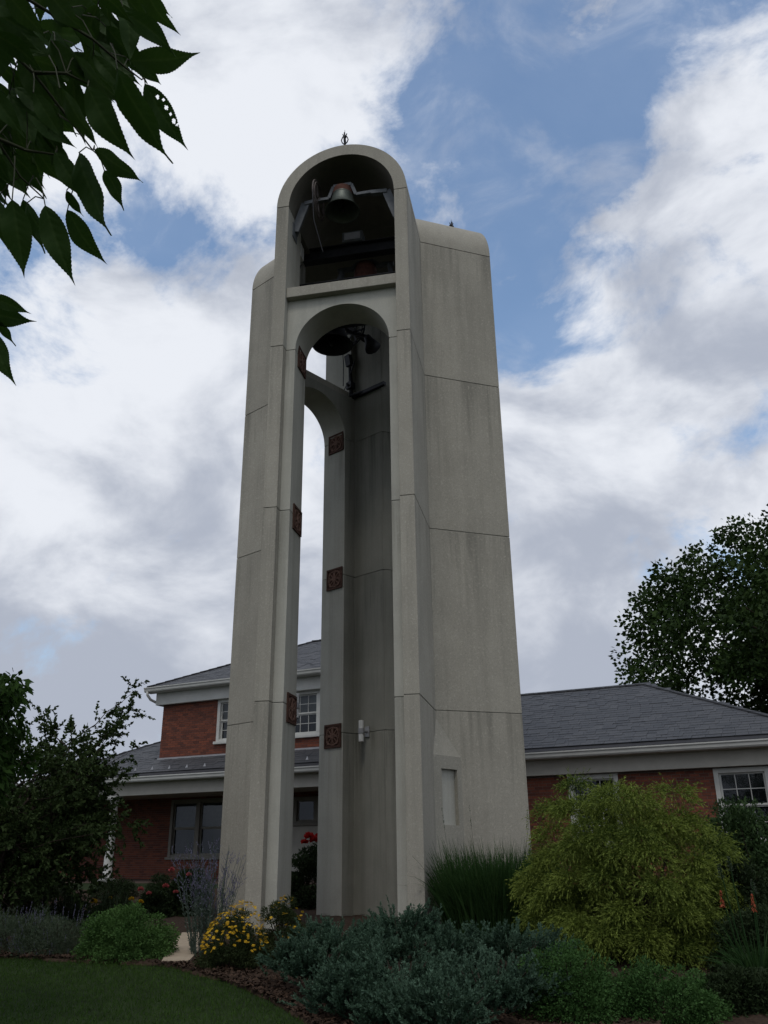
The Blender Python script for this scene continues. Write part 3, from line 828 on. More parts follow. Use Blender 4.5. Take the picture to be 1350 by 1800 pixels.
def build_house():
    XL, XR, YR = -11.75, 13.25, 9.5
    # walls
    wall_with_openings('brick_wall', 5.0, 12.7, .75, 3.45, .5, .25, [(6.96, 8.24, 1.75, 3.40), (10.50, 11.74, 1.75, 3.40)], True, 3)
    wall_with_openings('brick_wall', -20.0, 4.99, .75, 3.60, 3.4, .25, [(-8.2, -5.8, 1.56, 3.45), (-3.9, -.5, .85, 3.36)], True, 4)
    wall_with_openings('brick_wall', -7.15, 2.2, 4.4, 6.46, 1.3, .25, [(-4.83, -3.55, 5.06, 6.43), (-2.12, .27, 5.06, 6.43)], True, 5)
    s = MB(); s.box(-7.15, -6.9, 1.551, 8.5, hz(4.2), hz(6.46)); s.box(1.95, 2.2, 1.551, 8.5, hz(4.2), hz(6.46)); s.box(-7.15, 2.2, 8.501, 8.75, hz(4.2), hz(6.46))
    s.box(12.45, 12.7, .751, 9.0, hz(.75), hz(3.45)); s.box(-20.0, -19.75, 3.651, 9.0, hz(.75), hz(3.45)); s.box(-20.0, 12.7, 9.001, 9.2, hz(.75), hz(3.45))
    s.box(5.0, 5.25, .751, 3.66, hz(.75), hz(3.45))
    s.obj('side_walls', M['mortar'], house)
    # trim
    bevel(MB().box(-19.9, XR-.25, .30, .46, hz(3.42), hz(3.82)).obj('frieze_board', M['cream'], house), .006)
    MB().box(-19.9, XR-.02, -.0, .299, hz(3.80), hz(3.83)).obj('soffit', M['cream'], house)
    MB().box(-19.9, 4.98, .461, 3.399, hz(3.52), hz(3.55)).obj('porch_ceiling', M['cream'], house)
    bevel(MB().box(-7.35, 2.4, 1.10, 1.26, hz(6.42), hz(6.84)).obj('frieze_board', M['white'], house), .006)
    MB().box(-7.35, -7.19, 1.261, 8.8, hz(6.42), hz(6.84)).obj('frieze_board', M['white'], house)
    MB().box(-7.6, 2.6, .86, 1.099, hz(6.82), hz(6.85)).obj('soffit', M['white'], house)
    put('gutter', gutter(-19.95, XR, -.0, 3.96), house); put('gutter', gutter(-7.62, 2.65, .86, 6.99), house)
    MB().box(-19.95, XR, .001, .10, hz(3.831), hz(3.985)).obj('fascia', M['gutter_dark'], house)
    MB().box(-7.6, 2.6, .861, .93, hz(6.851), hz(7.0)).obj('fascia', M['gutter_dark'], house)
    MB().tube([(-7.5, .80, hz(6.86)), (-7.5, .82, hz(6.74)), (-7.46, .95, hz(6.60)), (-7.38, 1.18, hz(6.52)), (-7.27, 1.45, hz(6.46)), (-7.25, 1.62, hz(6.38)), (-7.22, 1.70, hz(6.2)), (-7.21, 1.72, hz(5.0))], .045, 10).obj('downspout', M['white'], house, True)
    bevel(MB().box(-20.0, 5.0, -.05, 3.399, hz(.55), hz(.85)).obj('porch_floor', M['porch_floor'], house), .01)
    MB().box(-7.2, 2.2, 1.24, 1.291, hz(4.5), hz(4.66)).obj('flashing', M['lamp_grey'], house)
    MB().add([(-19.95, .03, hz(3.97)), (XL+.5, .03, hz(3.97)), (XL+.5, 9.0, hz(4.5)), (-19.95, 9.0, hz(4.5)), (-19.95, .03, hz(3.9)), (XL+.5, .03, hz(3.9)), (XL+.5, 9.0, hz(4.43)), (-19.95, 9.0, hz(4.43))], [(0, 1, 2, 3), (7, 6, 5, 4), (0, 4, 5, 1), (3, 2, 6, 7), (0, 3, 7, 4)]).obj('side_wing_roof', M['roof_felt'], house)
    # roofs and slates
    low = hip_roof('lower_roof', XL, XR, .02, YR, 3.99)
    up = hip_roof('upper_roof', -7.6, 2.65, .86, 9.2, 7.0)
    cut = lambda x, y: (-7.3 < x < 2.3 and y > 1.27) or y < .2     # the lowest strip is dark flashing
    sl = slate_course(XL, XR, .02, 4.72, 4.0, cut, 11)
    dx, dy = -HO[0], -HO[1]; lx = dx*math.cos(HA) + dy*math.sin(HA); ly = -dx*math.sin(HA) + dy*math.cos(HA)
    vis = [q for q in sl if 5.4 < q[0] < 12.4]
    vis.sort(key=lambda q: (q[0]-lx)**2 + (q[1]-ly)**2)
    single = set(id(q) for q in vis[:300])
    cache = {}
    for q in sl:
        if id(q) in single:
            k = round(q[3], 3)
            if k not in cache:
                cache[k] = mesh_data('slate', slate_box(q[3]), [(0,3,2,1),(4,5,6,7),(0,1,5,4),(1,2,6,5),(2,3,7,6),(3,0,4,7)], M['slate_piece'])
            put('slate', cache[k], low, (q[0], q[1], q[2]))
    joined_slates('slate_field', [q for q in sl if id(q) not in single], low, 21)
    joined_slates('slate_field', slate_course(-7.6, 2.65, .86, 5.02, 7.0, lambda x, y: False, 12), up, 22)
    # hip and ridge caps
    def cap(a, b, par):
        m = MB(); a, b = Vector(a), Vector(b); n = int((b-a).length / .3)
        for i in range(n):
            p, q = a + (b-a)*(i/n), a + (b-a)*((i+1.15)/n)
            m.bar(p + Vector((0, 0, .02)), q + Vector((0, 0, .005)), .24, .03)
        m.obj('ridge_cap', M['slate_piece'], par)
    h = (YR-.02)/2; cap((XL+h, .02+h, hz(3.99)+SLOPE*h), (XR-h, .02+h, hz(3.99)+SLOPE*h), low)
    cap((XR, .02, hz(4.0)), (XR-h, .02+h, hz(4.0)+SLOPE*h), low); cap((XL, .02, hz(4.0)), (XL+h, .02+h, hz(4.0)+SLOPE*h), low)
    h2 = (9.2-.86)/2; cap((-7.6, .86, hz(7.01)), (-7.6+h2, .86+h2, hz(7.01)+SLOPE*h2), up)
    cap((-7.6+h2, .86+h2, hz(7.01)+SLOPE*h2), (2.65-h2, .86+h2, hz(7.01)+SLOPE*h2), up)
    for x in (-7.9, -7.3, -6.6, -5.9, -5.2, -4.5, -.75, -.1):
        sg = MB(); sg.add([(x-.05, .34, 0), (x+.05, .34, 0), (x, .42, 0), (x, .36, .11)], [(0, 1, 3), (1, 2, 3), (2, 0, 3)])
        o = sg.obj('snow_guard', M['lamp_grey'], low); o.location.z = hz(4.0) + SLOPE*.36 + .02
    # columns
    for x in (-16.0, -12.0, -8.0, -2.9, 1.6, 4.7):
        c = MB()
        c.box(-.19, .19, -.19, .19, hz(.851), hz(.95)); c.lathe([(.17, hz(.95)), (.18, hz(.99)), (.165, hz(1.03)), (.145, hz(1.06)), (.145, hz(1.5)), (.12, hz(3.2)), (.13, hz(3.24)), (.16, hz(3.30))], 20)
        c.box(-.18, .18, -.18, .18, hz(3.30), hz(3.419))
        o = c.obj('porch_column', M['white'], house); o.location = (x, .38 - .08, 0); smooth_by_angle(o.data, 40)
    # windows
    window(6.96, 8.24, 1.75, 3.40, .5, 3, 2)
    window(10.50, 11.74, 1.75, 3.40, .5, 3, 2)
    window(-8.2, -5.8, 1.56, 3.45, 3.4, 1, 1, 2, 'curtain', 2, 'wide porch window with net curtains', 'dark_room', 'drab')
    window(-3.9, -.5, 2.55, 3.36, 3.4, 1, 1, 1, 'dark_room', 4, None, None, 'drab')
    bevel(MB().box(-3.89, -.51, 3.39, 3.6, hz(.86), hz(2.45)).obj('cream_panel', M['cream'], house), .01)
    window(-4.83, -3.55, 5.06, 6.43, 1.3, 3, 2, 2, 'curtain', 1, None, 'dark_room')
    window(-2.12, .27, 5.06, 6.43, 1.3, 3, 2, 2, 'curtain', 2, None, 'dark_room')
build_house()

# ------------------------------------------------------------------ planting
def unit(v): return v / np.maximum(np.linalg.norm(v, axis=-1, keepdims=True), 1e-9)
def rdir(rng, n): return unit(rng.normal(size=(n, 3)))

def leaf_quads(rng, P, D, L, W, droop=0.15):
    """pointed leaves: base, side, tip, side"""
    n = len(P); D = unit(D); L = np.broadcast_to(L, (n,))[:, None]; W = np.broadcast_to(W, (n,))[:, None]
    S = unit(np.cross(D, rdir(rng, n))); Nn = np.cross(S, D)
    mid = P + D * L * 0.45 + Nn * W * 0.12
    tip = P + D * L - np.array([0, 0, 1.0]) * L * droop * rng.uniform(0, 1, (n, 1))
    return np.stack([P, mid + S * W * 0.5, tip, mid - S * W * 0.5], 1).reshape(-1, 3)

def clump_leaves(rng, centres, sizes, n_each, L, W, outward=None, flat=0.7, droop=0.3, spread=1.0):
    """leaves in soft clumps round the given centres"""
    Ps, Ds = [], []
    for c, s in zip(centres, sizes):
        n = int(n_each * (s / np.mean(sizes)) ** 2)
        d = rdir(rng, n); r = rng.uniform(0.25, 1.0, (n, 1)) ** 0.6
        p = d * r * s * np.array([1, 1, flat]) + c
        dd = d * 0.7 + rdir(rng, n) * spread + np.array([0, 0, -droop])
        if outward is not None: dd = dd + unit(p - outward) * 0.6
        Ps.append(p); Ds.append(dd)
    P, D = np.concatenate(Ps), np.concatenate(Ds)
    return P, leaf_quads(rng, P, D, L * rng.uniform(0.7, 1.25, len(P)), W * rng.uniform(0.7, 1.2, len(P)))

def sprays(rng, starts, dirs, lens, curve, per, L, W, spread, t0=0.2, droop=0.0):
    """needles or leaflets set along curved twigs; curve > 0 turns the twig upward"""
    n = len(starts); i = np.repeat(np.arange(n), per)
    t = rng.uniform(t0, 1, len(i))[:, None]
    ln = np.asarray(lens)[i][:, None]; cv = np.broadcast_to(curve, (n,))[i][:, None]
    d = unit(dirs)[i]; upv = np.array([0, 0, 1.0])
    P = starts[i] + d * ln * t + upv * cv * ln * t * t
    T = unit(d + upv * 2 * cv * t)
    D = T + rdir(rng, len(i)) * spread
    q = leaf_quads(rng, P, D, L * rng.uniform(0.6, 1.2, len(i)), W * rng.uniform(0.7, 1.2, len(i)), droop)
    return q, i, t[:, 0]

def ribbons(rng, base, d0, length, width, arch, seg=5):
    """arching blades of `seg` quads each"""
    n = len(base); V = []
    side = unit(np.cross(d0, rdir(rng, n)))
    prev = None; dn = np.array([0, 0, -1.0])
    hor = d0.copy(); hor[:, 2] = 0
    for k in range(seg + 1):
        t = k / seg
        p = base + d0 * length[:, None] * t + (hor * 0.8 + dn) * (arch * length)[:, None] * t ** 2.4
        w = width[:, None] * (1 - t ** 2) * 0.5 + 0.0004
        cur = (p - side * w, p + side * w)
        if prev is not None: V.append(np.stack([prev[0], prev[1], cur[1], cur[0]], 1))
        prev = cur
    return np.concatenate([v[:, None] for v in V], 1).reshape(-1, 3)

def root(name, x, y, label, cat, group=None):
    e = empty(name, (x, y, float(ground_z(x, y)))); tag(e, label, cat, group); return e

def stems_part(e, rng, n, rx, h, r=0.012, name='stem'):
    m = MB()
    for _ in range(n):
        a = rng.uniform(0, 2*math.pi); k = rng.uniform(0.2, 0.7)
        m.tube([(rng.normal(0, .04), rng.normal(0, .04), -.05), (math.cos(a)*rx*k*.5, math.sin(a)*rx*k*.5, h*.4), (math.cos(a)*rx*k, math.sin(a)*rx*k, h*.75)], [r, r*.7, r*.3], 5)
    m.obj(name, M['bark'], e)

def dome_points(rng, n, rx, ry, h, lump=0.12, lumps=14, inner=0.0, power=2.0):
    """points on a lumpy half dome; returns positions and outward normals"""
    d = rdir(rng, n); d[:, 2] = np.abs(d[:, 2]) * 1.0 - 0.08
    d = unit(d)
    lc = rdir(rng, lumps); lc[:, 2] = np.abs(lc[:, 2]); la = rng.uniform(-1, 1, lumps)
    f = 1 + lump * (np.exp(-((d[:, None] - lc[None]) ** 2).sum(-1) / 0.18) * la).sum(1)
    r = f * (1 - inner * rng.uniform(0, 1, n) ** 1.7)
    if power != 2.0: r = r / (np.abs(d) ** power).sum(1) ** (1 / power)      # squarer shoulders
    return d * r[:, None] * np.array([rx, ry, h]), d

def mound(name, x, y, rx, ry, h, mat, label, cat='shrub', n=16000, L=.035, W=.018, lump=.14, seed=0, group=None, clumps=130, up=.25):
    rng = np.random.default_rng(seed); e = root(name, x, y, label, cat, group)
    c, d = dome_points(rng, clumps, rx*.88, ry*.88, h*.88, lump, 16, .45)
    sz = rng.uniform(.6, 1.25, clumps) * min(rx, h) * .24
    P, q = clump_leaves(rng, c, sz, n // clumps, L, W, np.array([0, 0, h*.2]), .8, -up)
    k = np.repeat(rng.uniform(0, 1, clumps), [int((n // clumps) * (s / np.mean(sz)) ** 2) for s in sz])
    t = np.clip(k * .5 + rng.uniform(0, .5, len(P)), 0, 1)
    put('foliage', quads_data('foliage', q, mat, t), e); stems_part(e, rng, 7, rx, h)
    return e, rng

def juniper(x, y, rx, ry, h, label, seed, n=640, per=58):
    rng = np.random.default_rng(seed); e = root('juniper_bush', x, y, label, 'shrub', 'blue junipers at the foot of the tower')
    # arching boughs: each carries several feathery sprays, with dark gaps between
    nb = 30; a = rng.uniform(0, 2*math.pi, nb); rr = rng.uniform(.35, 1.0, nb) ** .7
    tip = np.stack([np.cos(a)*rx*rr, np.sin(a)*ry*rr, h*(.98 - .6*rr**2)*rng.uniform(.7, 1.05, nb)], -1)
    k = rng.integers(0, nb, n); t = rng.uniform(.35, 1.0, n)[:, None]
    st = tip[k]*t*np.array([1, 1, 1]) + np.array([0, 0, 1.0])*h*.18*np.sin(math.pi*t) + rng.normal(0, .045, (n, 3))
    st[:, 2] = np.maximum(st[:, 2], .03)
    dr = unit(tip[k]*np.array([1, 1, .2]) + rng.normal(0, .32, (n, 3))*rx + np.array([0, 0, .22]))
    ln = rng.uniform(.08, .20, n)
    q, i, tt = sprays(rng, st, dr, ln, rng.uniform(.0, .4, n), per, .034, .014, .8, .0)
    kk = rng.uniform(0, 1, nb)[k]
    tint = np.clip(kk[i]*.3 + tt*.45 + rng.uniform(-.1, .25, len(i)), 0, 1)
    put('foliage', quads_data('foliage', q, M['f_juniper'], tint), e); stems_part(e, rng, 9, rx, h, .014)

def cypress(x, y, rx, ry, h, seed):
    rng = np.random.default_rng(seed); e = root('golden_cypress', x, y, 'large golden yellow threadleaf cypress bush right of the tower', 'shrub')
    # drooping feathery boughs: each a soft pad of threads hanging from its crest, dark gaps between
    cc, dd = dome_points(rng, 900, rx*.80, ry*.80, h*.84, .12, 24, .10, 2.6)
    pick = []
    for n_ in range(len(cc)):
        if all(np.linalg.norm(cc[n_] - cc[m_]) > .33 for m_ in pick): pick.append(n_)
    c, d = cc[pick], dd[pick]
    ci, di = dome_points(rng, 60, rx*.58, ry*.55, h*.64, .1, 24, .25, 2.6)     # inner boughs
    c, d = np.concatenate([c, ci]), np.concatenate([d, di]); nc = len(c)
    c = c * rng.uniform(.86, 1.06, (nc, 1)); c[:, 2] = np.maximum(c[:, 2], .16)
    size = rng.uniform(.24, .36, nc); per = 31000 // nc; i = np.repeat(np.arange(nc), per)
    w = unit(rdir(rng, len(i)) + unit(d[i] + np.array([0, 0, .8]))*.8)
    st = c[i] + w * size[i][:, None] * np.array([1, 1, .62]) * rng.uniform(.3, .85, (len(i), 1))
    dr = unit(w * np.array([1, 1, .45]) + rng.normal(0, .32, (len(i), 3)))
    ln = rng.uniform(.08, .24, len(i))
    q, j, t = sprays(rng, st, dr, ln, -rng.uniform(.05, .75, len(i)), 11, .045, .0105, .42, .0)
    k = rng.uniform(0, 1, nc)[i][j]
    tint = np.clip(k * .35 + t * .5 + rng.uniform(-.15, .25, len(j)), 0, 1)
    put('foliage', quads_data('foliage', q, M['f_cypress'], tint), e); stems_part(e, rng, 12, rx*.8, h*.75, .03)

def flower_heads(rng, P, r, petals=6, up=None):
    """small open flowers: rings of petals round each point"""
    n = len(P); V = []
    nrm = unit(np.array([0, 0, 1.0]) * .8 + rng.normal(0, .45, (n, 3)) + (0 if up is None else up))
    a = unit(np.cross(nrm, rdir(rng, n))); b = np.cross(nrm, a)
    for k in range(petals):
        t = 2*math.pi*k/petals; w = math.pi/petals * .8
        f = lambda ang, rr: P + (a*math.cos(ang) + b*math.sin(ang)) * rr
        V.append(np.stack([P - nrm*.003, f(t - w, r*.75), f(t, r) - nrm*.004, f(t + w, r*.75)], 1))
    return np.concatenate([v[:, None] for v in V], 1).reshape(-1, 3)

def coreopsis(x, y, r, h, label, seed, nf=430):
    e, rng = mound('coreopsis_plant', x, y, r, r, h, M['f_core'], label, 'flower', 17000, .045, .010, .12, seed, 'yellow flowering clumps before the left pier', 80)
    p, d = dome_points(rng, nf, r*1.02, r*1.02, h*1.02, .12, 14, .05)
    keep = p[:, 2] > h*.30; p, d = p[keep], d[keep]
    q = flower_heads(rng, p, .024, 6, d * .6)
    o = put('flowers', quads_data('flowers', q, M['f_yellow'], rng.random(len(p)*6)), e); o['kind'] = 'stuff'

def sage(x, y, label, seed, n=60, h=1.6, spread=.5):
    rng = np.random.default_rng(seed); e = root('russian_sage', x, y, label, 'flower')
    a = rng.uniform(0, 2*math.pi, n); lean = rng.uniform(.02, .32, n)
    d = unit(np.stack([np.cos(a)*lean, np.sin(a)*lean, np.ones(n)], -1))
    ln = rng.uniform(.6, 1.0, n) * h
    b = np.stack([np.cos(a), np.sin(a), np.zeros(n)], -1) * rng.uniform(0, .22, n)[:, None]
    m = MB()
    for i in range(n):
        tip = b[i] + d[i]*ln[i]; mid = b[i] + d[i]*ln[i]*.5 + np.array([0, 0, .02])
        m.tube([tuple(b[i]), tuple(mid), tuple(tip)], [.006, .005, .002], 4)
    m.obj('stem', M['f_sage'], e)
    q, i, t = sprays(rng, b, d, ln*.62, 0.0, 60, .05, .012, .9, .05)
    put('foliage', quads_data('foliage', q, M['f_sage'], rng.random(len(i))), e)
    # side branches carrying the florets on the upper third
    nb = 7; j = np.repeat(np.arange(n), nb); t = rng.uniform(.50, .97, len(j))[:, None]
    st = b[j] + d[j]*ln[j][:, None]*t
    sd = unit(d[j]*.8 + rdir(rng, len(j))*.55)
    q, i, t2 = sprays(rng, st, sd, rng.uniform(.06, .17, len(j)), .1, 20, .016, .010, .8, .05)
    o = put('florets', quads_data('florets', q, M['f_lav'], rng.random(len(i))), e); o['kind'] = 'stuff'

def grass_clump(x, y, r, h, label, seed, n=8500):
    rng = np.random.default_rng(seed); e = root('ornamental_grass', x, y, label, 'grass')
    a = rng.uniform(0, 2*math.pi, n); rr = rng.uniform(0, 1, n) ** .5 * r * .88
    b = np.stack([np.cos(a)*rr, np.sin(a)*rr, np.zeros(n)], -1)
    lean = rng.uniform(.0, .30, n)
    d = unit(np.stack([np.cos(a)*lean, np.sin(a)*lean, np.ones(n)], -1) + rng.normal(0, .10, (n, 3)))
    ln = rng.uniform(.55, 1.12, n) * h
    q = ribbons(rng, b, d, ln, rng.uniform(.010, .020, n), rng.uniform(.10, .5, n), 6)
    put('blades', quads_data('blades', q, M['f_grass'], np.repeat(rng.random(n), 6)), e)
    ns = 3; i = rng.choice(n, ns)
    sd = unit(d[i]*np.array([.6, .6, 1]))
    m = MB()
    for k in range(ns): m.tube([tuple(b[i[k]]), tuple(b[i[k]] + sd[k]*h*.7), tuple(b[i[k]] + sd[k]*h*1.13 + rng.normal(0, .03, 3))], [.004, .003, .002], 4)
    m.obj('seed_stem', M['twig'], e)
    q, i2, t = sprays(rng, b[i] + sd*h*1.02, sd, np.full(ns, .22*h), 0.0, 40, .03, .006, .5, 0)
    put('seed_heads', quads_data('seed_heads', q, M['f_grass'], rng.random(len(i2))*.4), e)

def poker(x, y, label, seed):
    rng = np.random.default_rng(seed); e = root('red_hot_poker', x, y, label, 'flower')
    n = 260; a = rng.uniform(0, 2*math.pi, n); lean = rng.uniform(.1, .8, n)
    b = np.stack([np.cos(a), np.sin(a), np.zeros(n)], -1) * rng.uniform(0, .12, n)[:, None]
    d = unit(np.stack([np.cos(a)*lean, np.sin(a)*lean, np.ones(n)], -1))
    q = ribbons(rng, b, d, rng.uniform(.5, .95, n), rng.uniform(.012, .022, n), rng.uniform(.1, .5, n), 6)
    put('blades', quads_data('blades', q, M['f_grass'], np.repeat(rng.random(n), 6)), e)
    for sx, sy, hh, fl in ((-.30, -.02, 1.02, 1), (.02, -.08, 0.98, 1), (-.22, .12, 1.28, 0), (.12, .1, 1.12, 0), (-.08, .18, 1.36, 0)):
        MB().tube([(sx*.3, sy*.3, 0), (sx*.7, sy*.7, hh*.5), (sx, sy, hh)], [.009, .008, .006], 6).obj('stem', M['f_grass'], e)
        nn = 90; t = rng.uniform(0, 1, nn)
        p = np.stack([np.full(nn, sx), np.full(nn, sy), hh - .14 + t*.16], -1)
        aa = rng.uniform(0, 2*math.pi, nn)
        dd = np.stack([np.cos(aa), np.sin(aa), np.full(nn, -1.0 if fl else .3)], -1)
        q = leaf_quads(rng, p, dd, .045*(1.1 - .6*t), .012, 0)
        o = put('flower_spike', quads_data('flower_spike', q, M['f_orange'] if fl else M['f_grey'], rng.random(nn)), e)
        o['label'] = 'orange red flower spike' if fl else 'faded seed spike'

def rose(x, y, r, h, label, seed, mat, heads, mound_mat=None):
    e, rng = mound('rose_bush', x, y, r, r, h, mound_mat or M['f_dark'], label, 'shrub', 20000, .06, .035, .2, seed, None, 120)
    for dx, dy, dz, s in heads:
        nn = 46; d = rdir(rng, nn); d[:, 2] = np.abs(d[:, 2])
        P = np.array([dx, dy, dz]) + d * s * .25
        q = leaf_quads(rng, P, d + np.array([0, 0, .35]), s, s*.9, .2)
        put('blossom', quads_data('blossom', q, mat, rng.random(nn)), e)

def limb(m, a, b, r0, r1, rng, sag=.08, n=6, sides=7):
    a, b = np.array(a), np.array(b); L = np.linalg.norm(b - a); off = rng.normal(0, sag*L, 3)
    pts = [tuple(a + (b-a)*t + off*math.sin(math.pi*t) + rng.normal(0, .012*L, 3)*(0 < t < 1)) for t in np.linspace(0, 1, n)]
    m.tube(pts, [r0 + (r1-r0)*t for t in np.linspace(0, 1, n)], sides)
    return pts

def big_tree(name, x, y, cz, rx, rz, trunk_h, label, mat, seed, clumps, per, L, W, size, group=None, trunk_r=.35, shell=.55):
    rng = np.random.default_rng(seed); e = root(name, x, y, label, 'tree', group); gz = e.location.z
    c = cz - gz
    d = rdir(rng, clumps); r = 1 - shell * rng.uniform(0, 1, clumps) ** 1.4
    lc = rdir(rng, 18); la = rng.uniform(-1, 1, 18)
    f = 1 + .12 * (np.exp(-((d[:, None]-lc[None])**2).sum(-1)/.22)*la).sum(1)
    C = d * (r*f)[:, None] * np.array([rx, rx, rz]) + np.array([0, 0, c])
    sz = rng.uniform(.65, 1.3, clumps) * size
    P, q = clump_leaves(rng, C, sz, per, L, W, np.array([0, 0, c]), .62, .35)
    t = np.clip(rng.normal(.45, .28, len(P)), 0, 1)
    put('crown', quads_data('crown', q, mat, t), e)
    m = MB(); limb(m, (0, 0, -.2), (rng.normal(0, .2), rng.normal(0, .2), c + rz*.35), trunk_r, trunk_r*.35, rng, .02, 8, 10)
    m.obj('trunk', M['bark'], e, True)
    b = MB()
    for i in rng.choice(clumps, min(clumps, 60), replace=False):
        if C[i][2] < c: continue
        h0 = np.clip(trunk_h + rng.uniform(0, .75)*(C[i][2]-trunk_h), trunk_h*.8, c + rz*.3)
        limb(b, (0, 0, h0), tuple(C[i]), trunk_r*.30, .025, rng, .07, 6, 6)
    b.obj('branches', M['bark'], e, True)
    return e

def build_lawn_grass():
    rng = np.random.default_rng(8); N = 80000
    x = rng.uniform(-7.5, 1.0, N); y = rng.uniform(8.2, 13.6, N)
    k = y < bed_front(x) + rng.normal(-.02, .03, N); x, y = x[k], y[k]; n = len(x)
    P = np.stack([x, y, ground_z(x, y) - .005], -1)
    D = rng.normal(0, .35, (n, 3)) + np.array([0, 0, 1.0])
    q = leaf_quads(rng, P, D, rng.uniform(.03, .075, n), rng.uniform(.004, .008, n), .3)
    pn = .5 + .5*np.sin(x*1.7 + np.sin(y*2.1))*np.sin(y*1.3 + x*.6)
    tag(put('lawn_grass', quads_data('lawn_grass', q, M['f_lawn'], np.clip(pn*.5 + rng.uniform(0, .5, n), 0, 1))), 'short mown green lawn grass in the foreground', 'grass', kind='stuff')
build_lawn_grass()

# shrubs and flowers of the bed, front to back
juniper(-.72, 10.75, .75, .75, .60, 'blue green juniper at the left end of the front row', 31)
juniper(.10, 9.75, .85, .75, .60, 'low spreading juniper at the bottom centre of the picture', 32)
juniper(.98, 9.45, .70, .70, .58, 'blue juniper next to the round green shrub', 33)
juniper(.30, 11.4, 1.05, .9, .56, 'widest blue juniper right before the tower pad', 34)
juniper(.16, 12.5, .55, .55, .66, 'upright tufted juniper against the tower opening', 35)
juniper(1.45, 11.2, .85, .8, .60, 'blue juniper between the tower and the golden cypress', 36)
juniper(-.62, 12.0, .75, .7, .58, 'juniper behind the second yellow flower clump', 37)
juniper(.45, 8.75, .70, .6, .46, 'lowest juniper cut by the bottom edge of the picture', 38)
juniper(-.30, 9.45, .55, .55, .42, 'small juniper at the lawn edge', 39)
mound('spirea_shrub', 1.80, 9.55, .58, .58, .68, M['f_mound'], 'rounded small leaved green shrub at the bottom right of centre', seed=41, n=22000, L=.03, W=.018, group='rounded green shrubs')
mound('spirea_shrub', 2.72, 9.55, .66, .6, .46, M['f_mound'], 'lower rounded green shrub below the golden cypress', seed=42, n=22000, L=.03, W=.018, group='rounded green shrubs')
poker(4.02, 10.4, 'red hot poker plant with orange spikes at the right edge', 43)
cypress(3.36, 12.75, 1.48, 1.35, 2.62, 44)
mound('evergreen_shrub', 6.15, 15.3, 1.15, 1.0, 2.12, M['f_shrubr'], 'dark green evergreen shrub behind the golden cypress', seed=45, n=36000, L=.08, W=.034, clumps=260)
mound('evergreen_shrub', 4.95, 13.2, .8, .8, 1.35, M['f_dark'], 'dark low shrub under the right side of the golden cypress', seed=46, n=24000, L=.06, W=.026)
mound('evergreen_shrub', 3.62, 9.75, .55, .5, .40, M['f_dark'], 'low dark shrub at the foot of the red hot poker', seed=48, n=16000, L=.05, W=.02)
mound('evergreen_shrub', 4.6, 11.4, .8, .7, .75, M['f_dark'], 'dark shrub behind the red hot poker at the right edge', seed=49, n=20000, L=.05, W=.02)
grass_clump(1.86, 15.4, 1.02, 1.60, 'tall dark green ornamental grass clump against the tower', 47)
coreopsis(-1.98, 12.15, .44, .74, 'yellow flowering clump nearest the garden path', 51)
coreopsis(-1.44, 12.75, .40, .80, 'yellow flowering clump half hidden by the juniper', 52, 120)
sage(-2.55, 13.1, 'tall wispy lavender sage before the left pier', 53)
mound('sedum_clump', -3.66, 13.12, .72, .6, .70, M['f_sedum'], 'bright green domed sedum left of the garden path', 'plant', n=32000, L=.034, W=.02, seed=54)
for i, (x, y, r, h, lab) in enumerate(((-5.5, 13.72, .78, .60, 'grey green lavender clump at the left edge of the lawn'), (-4.72, 13.5, .68, .55, 'grey green lavender clump touching the domed sedum'), (-6.5, 14.3, .8, .62, 'grey green lavender clump outside the left edge'))):
    e, rng = mound('lavender_clump', x, y, r, r*.8, h, M['f_grey'], lab, 'plant', n=14000, L=.05, W=.008, seed=60+i, group='lavender clumps along the lawn', up=.8)
    n = 90; p, d = dome_points(rng, n, r, r*.8, h*.9, .1, 10)
    q, j, t = sprays(rng, p*.9, unit(d + np.array([0, 0, 1.2])), rng.uniform(.10, .24, n), .1, 26, .016, .008, .6, .1)
    put('florets', quads_data('florets', q, M['f_lav'], rng.random(len(j))*.6), e)['kind'] = 'stuff'
for i, (x, y, h, lab) in enumerate(((-7.1, 18.3, .62, 'pale spiked herb clump farthest left below the myrtle tree'), (-6.2, 18.0, .55, 'pale spiked herb clump below the middle of the myrtle tree'), (-5.3, 17.8, .5, 'pale spiked herb clump right of the myrtle trunk'))):
    e, rng = mound('herb_clump', x, y, .55, .45, h, M['f_dark'], lab, 'plant', n=7000, L=.06, W=.02, seed=65+i, group='spiked herbs below the myrtle')
    n = 34; p, d = dome_points(rng, n, .55, .45, h*.9, .1, 10)
    q, j, t = sprays(rng, p*.85, unit(d*.5 + np.array([0, 0, 1.6])), rng.uniform(.18, .34, n), .05, 40, .03, .012, .6, .2)
    put('flower_spikes', quads_data('flower_spikes', q, M['f_grey'], rng.random(len(j))), e)['kind'] = 'stuff'
mound('box_shrub', -8.6, 23.5, .50, .45, .62, M['f_dark'], 'small round dark shrub left of the porch column', seed=71, n=9000, L=.04, W=.02, group='round shrubs along the porch')
mound('box_shrub', -6.85, 23.2, .62, .5, .55, M['f_dark'], 'small round dark shrub right of the porch column', seed=72, n=9000, L=.04, W=.02, group='round shrubs along the porch')
mound('box_shrub', -5.55, 22.4, .42, .4, .72, M['f_dark'], 'small dark shrub under the wide porch window', seed=73, n=9000, L=.04, W=.02, group='round shrubs along the porch')
rose(-1.78, 22.2, .75, 1.42, 'dark rose bush with red blossom seen between the piers', 81, M['f_red'], [(-.12, -.35, 1.50, .13), (.02, -.42, 1.42, .12), (.12, -.3, 1.50, .11), (-.22, -.4, 1.38, .10), (.3, -.4, 1.2, .08)])
